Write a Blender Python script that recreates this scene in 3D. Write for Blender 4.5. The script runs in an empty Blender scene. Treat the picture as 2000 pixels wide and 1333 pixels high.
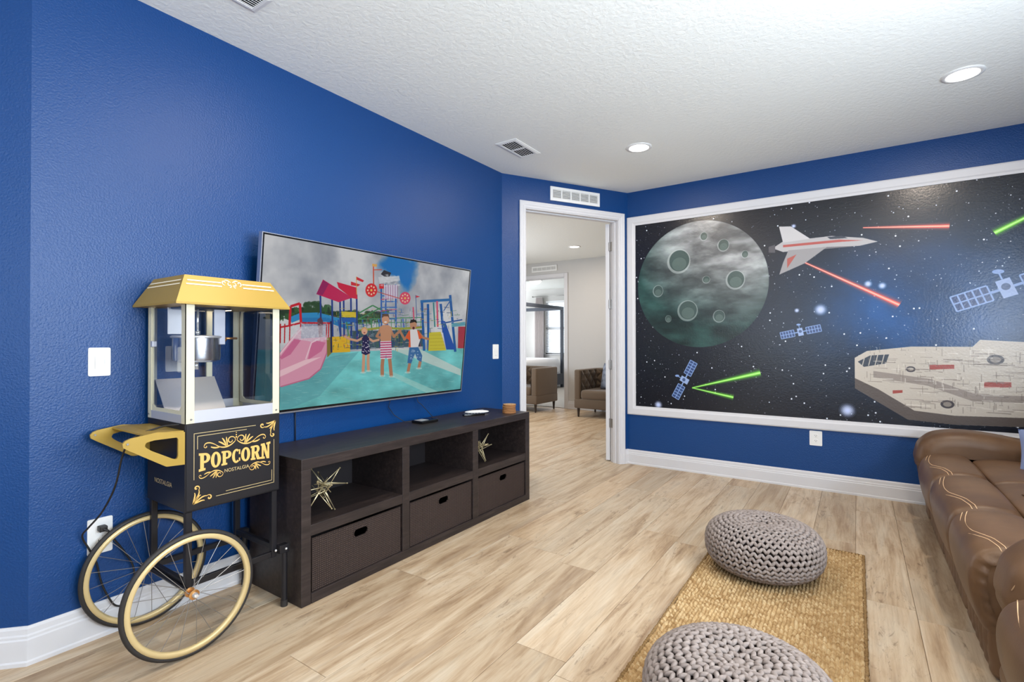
import bpy, bmesh, math, random
import numpy as np
from mathutils import Vector, Matrix
PI = math.pi
R = math.radians
random.seed(7)
rng = np.random.default_rng(7)
sc = bpy.context.scene
C = sc.collection

# ------------------------------------------------------------------ camera, world, light, exposure
CEIL = 2.74
cam_d = bpy.data.cameras.new('camera'); cam = bpy.data.objects.new('camera', cam_d); C.objects.link(cam)
cam.location = (2.6171, 0.0, 1.223)
YAW, PIT, ROL = 0.5996, 0.0079, -0.0013
f_ = Vector((-math.sin(YAW)*math.cos(PIT), math.cos(YAW)*math.cos(PIT), math.sin(PIT)))
r_ = Vector((math.cos(YAW), math.sin(YAW), 0)); u_ = r_.cross(f_)
r2 = r_*math.cos(ROL)+u_*math.sin(ROL); u2 = -r_*math.sin(ROL)+u_*math.cos(ROL)
M = Matrix((r2, u2, -f_)).transposed().to_4x4(); M.translation = cam.location
cam.matrix_world = M
cam_d.sensor_width = 36; cam_d.lens = 36*985.56/2000; cam_d.shift_y = -5.1/2000
cam_d.clip_start = 0.05; cam_d.clip_end = 100
sc.camera = cam

w = bpy.data.worlds.new('sky'); sc.world = w; w.use_nodes = True
bg = w.node_tree.nodes['Background']; bg.inputs[0].default_value = (0.80, 0.90, 1.0, 1); bg.inputs[1].default_value = 2.6

sc.view_settings.view_transform = 'Standard'; sc.view_settings.look = 'None'
sc.view_settings.gamma = 1; sc.view_settings.use_curve_mapping = False
sc.view_settings.exposure = -0.07
sc.cycles.max_bounces = 10; sc.cycles.diffuse_bounces = 6; sc.cycles.glossy_bounces = 4
sc.cycles.transmission_bounces = 6; sc.cycles.transparent_max_bounces = 10
sc.cycles.caustics_reflective = False; sc.cycles.caustics_refractive = False
sc.cycles.sample_clamp_indirect = 4.0
sc.cycles.use_denoising = True

def area(name, loc, direction, sx, sy, power, col):
    l = bpy.data.lights.new(name, 'AREA'); l.shape = 'RECTANGLE'; l.size = sx; l.size_y = sy
    l.energy = power; l.color = col
    o = bpy.data.objects.new(name, l); C.objects.link(o); o.location = loc
    o.rotation_euler = Vector(direction).to_track_quat('-Z', 'Y').to_euler()
    return o
# daylight through unseen windows behind the camera; added fill lamps in the rooms beyond
DAY = (0.80, 0.90, 1.0)
area('daylight_back_window', (1.5, -2.90, 1.5), (0, 1, 1.4), 2.7, 1.7, 52, DAY)
area('daylight_side_window', (4.30, 1.1, 1.6), (-1, 0.15, 0.6), 2.1, 1.3, 225, DAY)
area('loft_daylight_fill', (-3.4, 5.6, 1.5), (1, 0, 0), 1.8, 1.6, 85, (0.82, 0.90, 1.0))  # added fill at the loft's solid left wall, no window there
area('bedroom_fill', (-6.9, 10.6, 1.6), (1, 0, 0.1), 1.6, 1.5, 160, (0.92, 0.96, 1.0))  # added fill by the bedroom's left wall, away from its window
CANS = [(1.225, 3.79), (3.12, 3.79), (1.225, 1.55), (3.12, 1.55), (1.225, -0.9), (3.12, -0.9)]
CAN_POWER = 16
WARM = (1.0, 0.85, 0.70)
LOFT_CAN = (-1.07, 7.15)
def disc_light(x, y, p, col=WARM, z=CEIL-0.02, s=0.15):
    l = bpy.data.lights.new('ceiling_lamp', 'AREA'); l.shape = 'DISK'; l.size = s; l.energy = p; l.color = col
    o = bpy.data.objects.new('ceiling_lamp', l); C.objects.link(o); o.location = (x, y, z)
for (x, y) in CANS: disc_light(x, y, CAN_POWER)
disc_light(-3.77, 10.35, 18, z=CEIL-0.16, s=.2); disc_light(*LOFT_CAN, 16); disc_light(-2.2, 5.0, 14)  # last lamp: unseen in the loft, without a fixture

# ------------------------------------------------------------------ materials
def srgb(r, g=None, b=None):
    if g is None: r, g, b = r
    f = lambda c: (c/255/12.92) if c/255 <= 0.04045 else ((c/255+0.055)/1.055)**2.4
    return (f(r), f(g), f(b), 1)
def mat(name, col, rough=0.5, metal=0.0, spec=0.5, **k):
    m = bpy.data.materials.new(name); m.use_nodes = True
    b = m.node_tree.nodes['Principled BSDF']
    b.inputs['Base Color'].default_value = col; b.inputs['Roughness'].default_value = rough
    b.inputs['Metallic'].default_value = metal; b.inputs['Specular IOR Level'].default_value = spec
    for kk, v in k.items(): b.inputs[kk.replace('_', ' ')].default_value = v
    return m
def N(m, t, **k):
    n = m.node_tree.nodes.new(t)
    for a, v in k.items(): setattr(n, a, v)
    return n
def Lk(m, a, b): m.node_tree.links.new(a, b)
def coords(m, scale=(1, 1, 1), rnd=False, kind='Object'):
    tc = N(m, 'ShaderNodeTexCoord'); mp = N(m, 'ShaderNodeMapping'); mp.inputs['Scale'].default_value = scale
    Lk(m, tc.outputs[kind], mp.inputs['Vector'])
    if rnd:
        oi = N(m, 'ShaderNodeObjectInfo'); ml = N(m, 'ShaderNodeMath', operation='MULTIPLY'); ml.inputs[1].default_value = 57.0
        Lk(m, oi.outputs['Random'], ml.inputs[0]); cb = N(m, 'ShaderNodeCombineXYZ')
        for i in range(3): Lk(m, ml.outputs[0], cb.inputs[i])
        Lk(m, cb.outputs[0], mp.inputs['Location'])
    return mp.outputs[0]
def noise(m, vec, scale, detail=4, rough=0.5, dist=0):
    n = N(m, 'ShaderNodeTexNoise'); Lk(m, vec, n.inputs['Vector']); n.inputs['Scale'].default_value = scale
    n.inputs['Detail'].default_value = detail; n.inputs['Roughness'].default_value = rough; n.inputs['Distortion'].default_value = dist
    return n.outputs['Fac']
def ramp(m, fac, stops):
    n = N(m, 'ShaderNodeValToRGB'); Lk(m, fac, n.inputs[0]); e = n.color_ramp.elements
    e[0].position, e[0].color = stops[0]; e[1].position, e[1].color = stops[-1]
    for p, c in stops[1:-1]:
        x = e.new(p); x.color = c
    return n.outputs[0]
def mix(m, fac, a, b, mode='MIX'):
    n = N(m, 'ShaderNodeMix', data_type='RGBA', blend_type=mode)
    for s, v in ((n.inputs[0], fac), (n.inputs[6], a), (n.inputs[7], b)):
        if hasattr(v, 'links'): Lk(m, v, s)
        else: s.default_value = v
    return n.outputs[2]
def bump(m, h, strength, dist=0.002):
    n = N(m, 'ShaderNodeBump'); n.inputs['Strength'].default_value = strength; n.inputs['Distance'].default_value = dist
    Lk(m, h, n.inputs['Height']); Lk(m, n.outputs[0], m.node_tree.nodes['Principled BSDF'].inputs['Normal'])
def basecol(m, c): Lk(m, c, m.node_tree.nodes['Principled BSDF'].inputs['Base Color'])

MT = {}
m = MT['blue'] = mat('blue_wall_paint', srgb(4, 60, 118), 0.38, spec=0.42)
v = coords(m); h1 = noise(m, v, 125, 3, 0.55); bump(m, h1, 0.5, 0.004)
m = MT['ceiling'] = mat('ceiling_paint', srgb(240, 242, 238), 0.9, spec=0.2)
v = coords(m); bump(m, noise(m, v, 38, 3, 0.6, 0.4), 0.5, 0.006)
MT['white'] = mat('white_trim_paint', srgb(210, 210, 213), 0.5, spec=0.25)
MT['plastic_white'] = mat('white_plastic', srgb(232, 232, 230), 0.35)
m = MT['greige'] = mat('greige_wall_paint', srgb(196, 195, 193), 0.75)
bump(m, noise(m, coords(m), 75, 3), 0.2, 0.003)
m = MT['carpet'] = mat('pale_carpet', srgb(196, 192, 188), 0.95, spec=0.1)
v = coords(m); basecol(m, ramp(m, noise(m, v, 220, 3), [(0.3, srgb(176, 172, 168)), (0.7, srgb(208, 205, 201))])); bump(m, noise(m, v, 300, 2), 0.6, 0.01)

# floor plank
m = MT['plank'] = mat('oak_vinyl_plank', srgb(200, 176, 146), 0.42, spec=0.35)
v = coords(m, (1, 1, 1), rnd=True)
def mp_(sx, sy):
    q = N(m, 'ShaderNodeMapping'); q.inputs['Scale'].default_value = (sx, sy, sx); Lk(m, v, q.inputs['Vector']); return q.outputs[0]
big = noise(m, mp_(4.6, 0.62), 1.6, 5, 0.62, 0.9)        # broad soft figure
mid = noise(m, mp_(18, 1.7), 1.5, 5, 0.62, 0.8)
fine = noise(m, mp_(70, 2.6), 1.5, 4, 0.6)               # fine grain
c1 = ramp(m, big, [(0.32, srgb(142, 113, 84)), (0.43, srgb(182, 156, 125)), (0.51, srgb(208, 188, 161)), (0.64, srgb(214, 202, 182)), (0.74, srgb(184, 172, 153))])
c1b = mix(m, 0.38, c1, ramp(m, mid, [(0.32, srgb(146, 118, 88)), (0.50, srgb(206, 184, 156)), (0.68, srgb(226, 212, 190))]))
c2 = mix(m, 0.14, c1b, ramp(m, fine, [(0.33, srgb(120, 94, 70)), (0.62, srgb(226, 212, 190))]))
kn = noise(m, mp_(13, 3.2), 1.5, 7, 0.78, 2.0); gate = noise(m, mp_(3.0, 1.3), 1.0, 2, 0.5)
kf = ramp(m, kn, [(0.545, (0, 0, 0, 1)), (0.61, (0.5, 0.5, 0.5, 1)), (0.72, (0.9, 0.9, 0.9, 1))])
gf = ramp(m, gate, [(0.42, (0, 0, 0, 1)), (0.60, (1, 1, 1, 1))])
kk = mix(m, 1.0, kf, gf, 'MULTIPLY')
c3 = mix(m, kk, c2, srgb(118, 96, 74))
oi = N(m, 'ShaderNodeObjectInfo')
tone = ramp(m, oi.outputs['Random'], [(0.0, srgb(226, 222, 216)), (0.35, srgb(242, 240, 236)), (0.7, srgb(248, 246, 243)), (1.0, srgb(240, 231, 219))])
c4 = mix(m, 1.0, c3, tone, 'MULTIPLY'); basecol(m, c4)
bump(m, fine, 0.12, 0.001)
MT['subfloor'] = mat('dark_joint', srgb(150, 126, 100), 0.9)

m = MT['darkwood'] = mat('espresso_wood', srgb(52, 42, 40), 0.42, spec=0.45)
v = coords(m, (14, 1.2, 14)); g = noise(m, v, 4, 5, 0.65)
basecol(m, ramp(m, g, [(0.3, srgb(30, 25, 25)), (0.55, srgb(46, 38, 37)), (0.75, srgb(62, 53, 50))])); bump(m, g, 0.35, 0.002)
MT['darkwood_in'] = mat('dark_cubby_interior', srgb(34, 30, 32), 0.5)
m = MT['basket'] = mat('woven_brown_basket', srgb(64, 52, 48), 0.75, spec=0.2)
v = coords(m); wv = N(m, 'ShaderNodeTexWave', wave_type='BANDS', bands_direction='Y'); Lk(m, v, wv.inputs['Vector']); wv.inputs['Scale'].default_value = 32
wz = N(m, 'ShaderNodeTexWave', wave_type='BANDS', bands_direction='Z'); Lk(m, v, wz.inputs['Vector']); wz.inputs['Scale'].default_value = 32
mm = N(m, 'ShaderNodeMath', operation='MULTIPLY'); Lk(m, wv.outputs['Fac'], mm.inputs[0]); Lk(m, wz.outputs['Fac'], mm.inputs[1])
basecol(m, ramp(m, mm.outputs[0], [(0.0, srgb(42, 34, 32)), (0.6, srgb(80, 66, 60))])); bump(m, mm.outputs[0], 0.7, 0.003)
MT['hole'] = mat('black_opening_shade', srgb(10, 9, 9), 0.9, spec=0.1)  # black colour for the shade inside ducts and socket slots

m = MT['leather'] = mat('brown_leather', srgb(104, 76, 58), 0.42, spec=0.4)
v = coords(m); basecol(m, ramp(m, noise(m, v, 5, 4), [(0.3, srgb(86, 62, 44)), (0.7, srgb(110, 82, 57))])); bump(m, noise(m, v, 130, 3), 0.12, 0.002)
MT['thread'] = mat('tan_thread', srgb(214, 178, 138), 0.6)
m = MT['knit'] = mat('taupe_yarn', srgb(150, 138, 132), 0.9, spec=0.15)
v = coords(m); basecol(m, ramp(m, noise(m, v, 40, 3), [(0.3, srgb(130, 119, 113)), (0.7, srgb(156, 145, 139))])); bump(m, noise(m, v, 400, 2), 0.4, 0.002)
MT['knit_gap_shade'] = mat('pouf_gap_shade', srgb(62, 54, 52), 0.95, spec=0.05)  # core coloured dark as shade in the gaps between knit rows
m = MT['jute'] = mat('golden_jute', srgb(178, 142, 92), 0.9, spec=0.15)
v = coords(m); at = N(m, 'ShaderNodeAttribute', attribute_name='tone'); n1 = noise(m, v, 90, 3); n2 = noise(m, v, 5, 4)
tn = mix(m, 0.45, at.outputs['Fac'], n1)
ja = ramp(m, tn, [(0.12, srgb(92, 68, 40)), (0.34, srgb(150, 118, 78)), (0.6, srgb(188, 158, 114)), (0.9, srgb(222, 200, 160))])
basecol(m, mix(m, 0.30, ja, ramp(m, n2, [(0.35, srgb(138, 106, 64)), (0.65, srgb(192, 164, 120))]))); bump(m, noise(m, v, 500, 2), 0.5, 0.002)

MT['gold'] = mat('gold_enamel', srgb(168, 138, 56), 0.42, metal=0.15)
MT['cream'] = mat('cream_enamel', srgb(206, 202, 178), 0.4)
MT['rim'] = mat('cream_gold_rim', srgb(206, 184, 134), 0.35, metal=0.2)
MT['goldprint'] = mat('gold_print', srgb(222, 178, 98), 0.5)
MT['paleprint'] = mat('cream_print', srgb(250, 238, 206), 0.5)
MT['black'] = mat('black_enamel', srgb(25, 24, 28), 0.42, spec=0.4)
MT['rubber'] = mat('black_rubber', srgb(38, 35, 34), 0.6)
MT['steel'] = mat('brushed_steel', srgb(205, 205, 208), 0.25, metal=1.0)
MT['steel_soft'] = mat('satin_steel', srgb(206, 204, 204), 0.42, metal=0.55)
MT['alu'] = mat('pale_metal', srgb(188, 190, 200), 0.4, metal=0.3)
MT['chrome'] = mat('bright_screw', srgb(235, 235, 235), 0.2, metal=0.7)
MT['brass'] = mat('brass', srgb(205, 150, 90), 0.3, metal=0.9)
MT['champagne'] = mat('champagne_rod', srgb(214, 200, 160), 0.3, metal=0.7)
MT['nickel'] = mat('satin_nickel', srgb(150, 148, 146), 0.35, metal=0.8)
MT['cord'] = mat('black_cord', srgb(24, 22, 22), 0.5)
m = MT['glass'] = bpy.data.materials.new('clear_glass'); m.use_nodes = True
nt = m.node_tree; nt.nodes.remove(nt.nodes['Principled BSDF']); out = nt.nodes['Material Output']
tr = N(m, 'ShaderNodeBsdfTransparent'); tr.inputs[0].default_value = (0.975, 0.98, 0.985, 1)
gl = N(m, 'ShaderNodeBsdfGlossy'); gl.inputs['Roughness'].default_value = 0.03
lw = N(m, 'ShaderNodeLayerWeight'); pw_ = N(m, 'ShaderNodeMath', operation='POWER'); pw_.inputs[1].default_value = 4.0
ad_ = N(m, 'ShaderNodeMath', operation='MULTIPLY_ADD'); ad_.inputs[1].default_value = 0.75; ad_.inputs[2].default_value = 0.045
Lk(m, lw.outputs['Facing'], pw_.inputs[0]); Lk(m, pw_.outputs[0], ad_.inputs[0])
ms = N(m, 'ShaderNodeMixShader'); Lk(m, ad_.outputs[0], ms.inputs[0]); Lk(m, tr.outputs[0], ms.inputs[1]); Lk(m, gl.outputs[0], ms.inputs[2]); Lk(m, ms.outputs[0], out.inputs[0])
m2 = m.copy(); m2.name = 'dark_reflection_glass'; MT['dark_glass'] = m2
[n_ for n_ in m2.node_tree.nodes if n_.type == 'BSDF_TRANSPARENT'][0].inputs[0].default_value = (0.42, 0.46, 0.52, 1)  # tint darkened to stand in for the pane's dark reflection
MT['chair'] = mat('brown_velvet', srgb(98, 82, 66), 0.75, spec=0.25, Sheen_Weight=0.3)
MT['chairleg'] = mat('dark_leg', srgb(52, 40, 34), 0.4)
m = MT['bluefab'] = mat('blue_grey_fabric', srgb(112, 122, 142), 0.9)
basecol(m, ramp(m, noise(m, coords(m), 14, 3), [(0.35, srgb(88, 96, 112)), (0.65, srgb(140, 150, 168))]))
MT['periwinkle'] = mat('soft_blue_fabric', srgb(120, 134, 172), 0.9)
MT['bedwood'] = mat('slate_bed_frame', srgb(60, 66, 78), 0.35)
MT['linen'] = mat('white_linen', srgb(232, 234, 240), 0.9)
MT['curtain'] = mat('grey_curtain', srgb(196, 190, 190), 0.9)
MT['blind'] = mat('white_blind', srgb(236, 238, 240), 0.6)
MT['tvframe'] = mat('silver_tv_edge', srgb(196, 198, 206), 0.3, metal=0.8)
MT['gloss_black'] = mat('gloss_black', srgb(16, 16, 18), 0.2)
m = MT['woodslice'] = mat('cut_wood_slice', srgb(206, 168, 112), 0.6)
v = coords(m); wv = N(m, 'ShaderNodeTexWave', wave_type='RINGS', rings_direction='Z'); Lk(m, v, wv.inputs['Vector']); wv.inputs['Scale'].default_value = 18; wv.inputs['Distortion'].default_value = 1.5
basecol(m, ramp(m, wv.outputs['Fac'], [(0, srgb(178, 130, 78)), (1, srgb(226, 192, 138))]))
MT['bark'] = mat('bark_edge', srgb(150, 100, 58), 0.8)
def emis(name, col, s):
    m = mat(name, (0, 0, 0, 1), 0.5); b = m.node_tree.nodes['Principled BSDF']
    b.inputs['Emission Color'].default_value = col; b.inputs['Emission Strength'].default_value = s; return m
MT['lampglow'] = emis('lamp_diffuser', (1, 0.97, 0.92, 1), 6)
MT['striplight'] = emis('warm_strip', (1, 0.82, 0.6, 1), 5)
MT['bedlamp'] = emis('frosted_bowl_lamp', (1, 0.97, 0.9, 1), 1.6)

# ------------------------------------------------------------------ object helpers
def wl(o):
    p = Vector((0, 0, 0))
    while o is not None: p += o.location; o = o.parent
    return p
def finish(name, me, m, parent, smooth):
    if m is not None: me.materials.append(m if not isinstance(m, str) else MT[m])
    if smooth:
        me.polygons.foreach_set('use_smooth', [True]*len(me.polygons))
    o = bpy.data.objects.new(name, me); C.objects.link(o)
    if parent is not None: o.parent = parent
    return o
def obj(name, bm, m, parent=None, smooth=False, autosm=None):
    if parent is not None:
        p = wl(parent)
        if p.length: bmesh.ops.translate(bm, verts=bm.verts, vec=-p)
    bmesh.ops.recalc_face_normals(bm, faces=bm.faces)
    me = bpy.data.meshes.new(name); bm.to_mesh(me); bm.free()
    o = finish(name, me, m, parent, smooth)
    if autosm:
        me.polygons.foreach_set('use_smooth', [True]*len(me.polygons))
        try: me.set_sharp_from_angle(angle=R(autosm))
        except Exception: pass
    return o
def thing(name, label, cat, loc=(0, 0, 0), group=None):
    o = bpy.data.objects.new(name, None); C.objects.link(o); o.location = loc; o.empty_display_size = 0.05
    o['label'] = label; o['category'] = cat
    if group: o['group'] = group
    return o
def tag(o, label, cat, group=None):
    o['label'] = label; o['category'] = cat
    if group: o['group'] = group
    return o
def struct(o): o['kind'] = 'structure'; return o
def copy_tree(o, parent=None):
    c = o.copy(); C.objects.link(c); c.parent = parent
    for ch in [x for x in bpy.data.objects if x.parent == o]: copy_tree(ch, c)
    return c
B = bmesh.new
def box(bm, lo, hi, bev=0, seg=2, rot=None, piv=None):
    lo = Vector(lo); hi = Vector(hi); c = (lo+hi)/2; s = hi-lo
    mtx = Matrix.Translation(c) @ Matrix.Diagonal((abs(s.x), abs(s.y), abs(s.z), 1))
    if rot is not None:
        pv = Vector(piv) if piv is not None else c
        mtx = Matrix.Translation(pv) @ rot.to_4x4() @ Matrix.Translation(-pv) @ mtx
    r = bmesh.ops.create_cube(bm, size=1, matrix=mtx)
    if bev > 0:
        ed = list({e for v in r['verts'] for e in v.link_edges})
        bmesh.ops.bevel(bm, geom=ed, offset=bev, segments=seg, profile=0.5, affect='EDGES')
    return bm
def frame_of(d):
    d = Vector(d).normalized(); a = Vector((0, 0, 1)) if abs(d.z) < 0.9 else Vector((1, 0, 0))
    x = d.cross(a).normalized(); return x, d.cross(x).normalized()
def cyl(bm, p0, p1, r0, r1=None, n=16, cap=True):
    r1 = r0 if r1 is None else r1; p0 = Vector(p0); p1 = Vector(p1); x, y = frame_of(p1-p0)
    A = [bm.verts.new(p0+(x*math.cos(2*PI*i/n)+y*math.sin(2*PI*i/n))*r0) for i in range(n)]
    Z = [bm.verts.new(p1+(x*math.cos(2*PI*i/n)+y*math.sin(2*PI*i/n))*r1) for i in range(n)]
    for i in range(n): bm.faces.new((A[i], A[(i+1) % n], Z[(i+1) % n], Z[i]))
    if cap: bm.faces.new(A[::-1]); bm.faces.new(Z)
    return bm
def tube(bm, pts, r, n=8, closed=False, cap=True):
    pts = [Vector(p) for p in pts]; k = len(pts); rings = []; prev = None
    for i, p in enumerate(pts):
        a = pts[(i-1) % k] if (closed or i > 0) else p; b = pts[(i+1) % k] if (closed or i < k-1) else p
        d = (b-a).normalized()
        if prev is None: x, y = frame_of(d)
        else:
            x = (prev - d*prev.dot(d)).normalized(); y = d.cross(x)
        prev = x; rr = r[i] if hasattr(r, '__len__') else r
        rings.append([bm.verts.new(p+(x*math.cos(2*PI*j/n)+y*math.sin(2*PI*j/n))*rr) for j in range(n)])
    for i in range(k if closed else k-1):
        a = rings[i]; b = rings[(i+1) % k]
        for j in range(n): bm.faces.new((a[j], a[(j+1) % n], b[(j+1) % n], b[j]))
    if cap and not closed: bm.faces.new(rings[0][::-1]); bm.faces.new(rings[-1])
    return bm
def lathe(bm, prof, c, n=32, axis=(0, 0, 1)):
    c = Vector(c); ax = Vector(axis).normalized(); x, y = frame_of(ax); rings = []
    for (r, h) in prof:
        if r < 1e-6: rings.append([bm.verts.new(c+ax*h)])
        else: rings.append([bm.verts.new(c+ax*h+(x*math.cos(2*PI*i/n)+y*math.sin(2*PI*i/n))*r) for i in range(n)])
    for a, b in zip(rings, rings[1:]):
        for i in range(n):
            j = (i+1) % n
            q = [a[i % len(a)], a[j % len(a)], b[j % len(b)], b[i % len(b)]]
            q = [v for k, v in enumerate(q) if v not in q[:k]]
            if len(q) >= 3: bm.faces.new(q)
    return bm
def prism(bm, pts, fn, d0, d1):
    """2D polygon extruded: fn(u, v, d) -> world"""
    A = [bm.verts.new(fn(u, v, d0)) for u, v in pts]; Z = [bm.verts.new(fn(u, v, d1)) for u, v in pts]
    n = len(pts)
    for i in range(n): bm.faces.new((A[i], A[(i+1) % n], Z[(i+1) % n], Z[i]))
    f1 = bm.faces.new(A[::-1]); f2 = bm.faces.new(Z)
    bmesh.ops.triangulate(bm, faces=[f1, f2])
    return bm
def ringplate(bm, outer, inner, fn, d0, d1):
    """plate with a hole: outer and inner loops with the same number of points"""
    n = len(outer); L = []
    for lp, d in ((outer, d0), (inner, d0), (inner, d1), (outer, d1)):
        L.append([bm.verts.new(fn(u, v, d)) for u, v in lp])
    for a, b in ((0, 1), (1, 2), (2, 3), (3, 0)):
        for i in range(n):
            j = (i+1) % n
            bm.faces.new((L[a][i], L[a][j], L[b][j], L[b][i]))
    return bm
def resample(loop, n, start=None):
    P = [Vector((a, b)) for a, b in loop]; k = len(P); ln = [(P[(i+1) % k]-P[i]).length for i in range(k)]; T = sum(ln); out = []
    for q in range(n):
        t = T*q/n; i = 0
        while t > ln[i]+1e-12: t -= ln[i]; i += 1
        out.append(tuple(P[i].lerp(P[(i+1) % k], t/max(ln[i], 1e-9))))
    return out
def rrect(u0, u1, v0, v1, r, n=6):
    out = []
    for (cu, cv, a0) in ((u1-r, v1-r, 0), (u0+r, v1-r, 90), (u0+r, v0+r, 180), (u1-r, v0+r, 270)):
        for i in range(n+1):
            a = R(a0+90*i/n); out.append((cu+r*math.cos(a), cv+r*math.sin(a)))
    return out
def ray_loop(poly, c, n):
    """sample a star-shaped loop by angle round c"""
    out = []; k = len(poly)
    for q in range(n):
        a = 2*PI*q/n+0.013; d = (math.cos(a), math.sin(a)); best = None
        for i in range(k):
            x1, y1 = poly[i][0]-c[0], poly[i][1]-c[1]; x2, y2 = poly[(i+1) % k][0]-c[0], poly[(i+1) % k][1]-c[1]
            ex, ey = x2-x1, y2-y1; den = d[0]*ey-d[1]*ex
            if abs(den) < 1e-12: continue
            t = (x1*ey-y1*ex)/den; s = (x1*d[1]-y1*d[0])/den
            if t > 0 and -1e-9 <= s <= 1+1e-9 and (best is None or t > best): best = t
        out.append((c[0]+d[0]*best, c[1]+d[1]*best))
    return out
def grid_mesh(name, V, m, parent=None, smooth=True, closed_u=False, closed_v=False, cap=False):
    """V: (a, b, 3) numpy array of world points"""
    a, b, _ = V.shape
    P = V.reshape(-1, 3)-np.array(wl(parent) if parent is not None else (0, 0, 0))
    idx = np.arange(a*b).reshape(a, b)
    ia = idx if not closed_u else np.vstack([idx, idx[:1]])
    if closed_v: ia = np.hstack([ia, ia[:, :1]])
    F = np.stack([ia[:-1, :-1], ia[1:, :-1], ia[1:, 1:], ia[:-1, 1:]], -1).reshape(-1, 4)
    me = bpy.data.meshes.new(name)
    me.vertices.add(len(P)); me.vertices.foreach_set('co', P.astype(np.float32).ravel())
    me.loops.add(F.size); me.loops.foreach_set('vertex_index', F.astype(np.int32).ravel())
    me.polygons.add(len(F)); me.polygons.foreach_set('loop_start', np.arange(0, F.size, 4, dtype=np.int32))
    me.update(calc_edges=True)
    return finish(name, me, m, parent, smooth)
def sweep(bm, path, prof, close=False):
    """profile (d, z) swept along a 2D path with mitred corners; d is offset to the LEFT of travel"""
    P = [Vector(p) for p in path]; rows = []
    for i, p in enumerate(P):
        d1 = (P[i]-P[i-1]).normalized() if i > 0 else None; d2 = (P[i+1]-P[i]).normalized() if i < len(P)-1 else None
        n1 = Vector((-d1.y, d1.x)) if d1 else None; n2 = Vector((-d2.y, d2.x)) if d2 else None
        nn = (n1+n2) if (d1 and d2) else (n1 or n2)
        if d1 and d2: nn = nn/(nn.dot(n1))
        rows.append([bm.verts.new((p.x+nn.x*d, p.y+nn.y*d, z)) for d, z in prof])
    for a, b in zip(rows, rows[1:]):
        for i in range(len(prof)): 
            j = (i+1) % len(prof); bm.faces.new((a[i], a[j], b[j], b[i]))
    bm.faces.new(rows[0]); bm.faces.new(rows[-1][::-1])
    return bm
def text_mesh(body, size, fn, m, name, parent, sx=1.0, shear=0.0):
    cu = bpy.data.curves.new('lettering', 'FONT'); cu.body = body; cu.size = size; cu.align_x = 'CENTER'; cu.align_y = 'CENTER'; cu.resolution_u = 3
    t = bpy.data.objects.new('lettering', cu); C.objects.link(t)
    dg = bpy.context.evaluated_depsgraph_get(); me = bpy.data.meshes.new_from_object(t.evaluated_get(dg))
    bpy.data.objects.remove(t); bpy.data.curves.remove(cu)
    p = wl(parent)
    for v in me.vertices:
        q = fn(v.co.x*sx, v.co.y+shear*v.co.x*sx, 0); v.co = Vector(q)-p
    me.name = name
    return finish(name, me, m, parent, False)

# ------------------------------------------------------------------ painted images (built from numbers, nothing loaded)
def fbm(h, w_, base, octaves=5, seed=0, ax=1.0):
    g = np.random.default_rng(seed); out = np.zeros((h, w_)); amp = 1; tot = 0
    for o in range(octaves):
        ny = max(2, int(base*2**o)); nx = max(2, int(base*2**o*w_/h*ax))
        G = g.random((ny+2, nx+2)); y = np.linspace(0, ny, h, endpoint=False); x = np.linspace(0, nx, w_, endpoint=False)
        yi = y.astype(int); xi = x.astype(int); fy = y-yi; fx = x-xi; fy = fy*fy*(3-2*fy); fx = fx*fx*(3-2*fx)
        a = G[yi][:, xi]; b = G[yi][:, xi+1]; c = G[yi+1][:, xi]; d = G[yi+1][:, xi+1]
        out += amp*((a*(1-fx)+b*fx)*(1-fy)[:, None]+(c*(1-fx)+d*fx)*fy[:, None]); tot += amp; amp *= 0.5
    return out/tot
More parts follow.
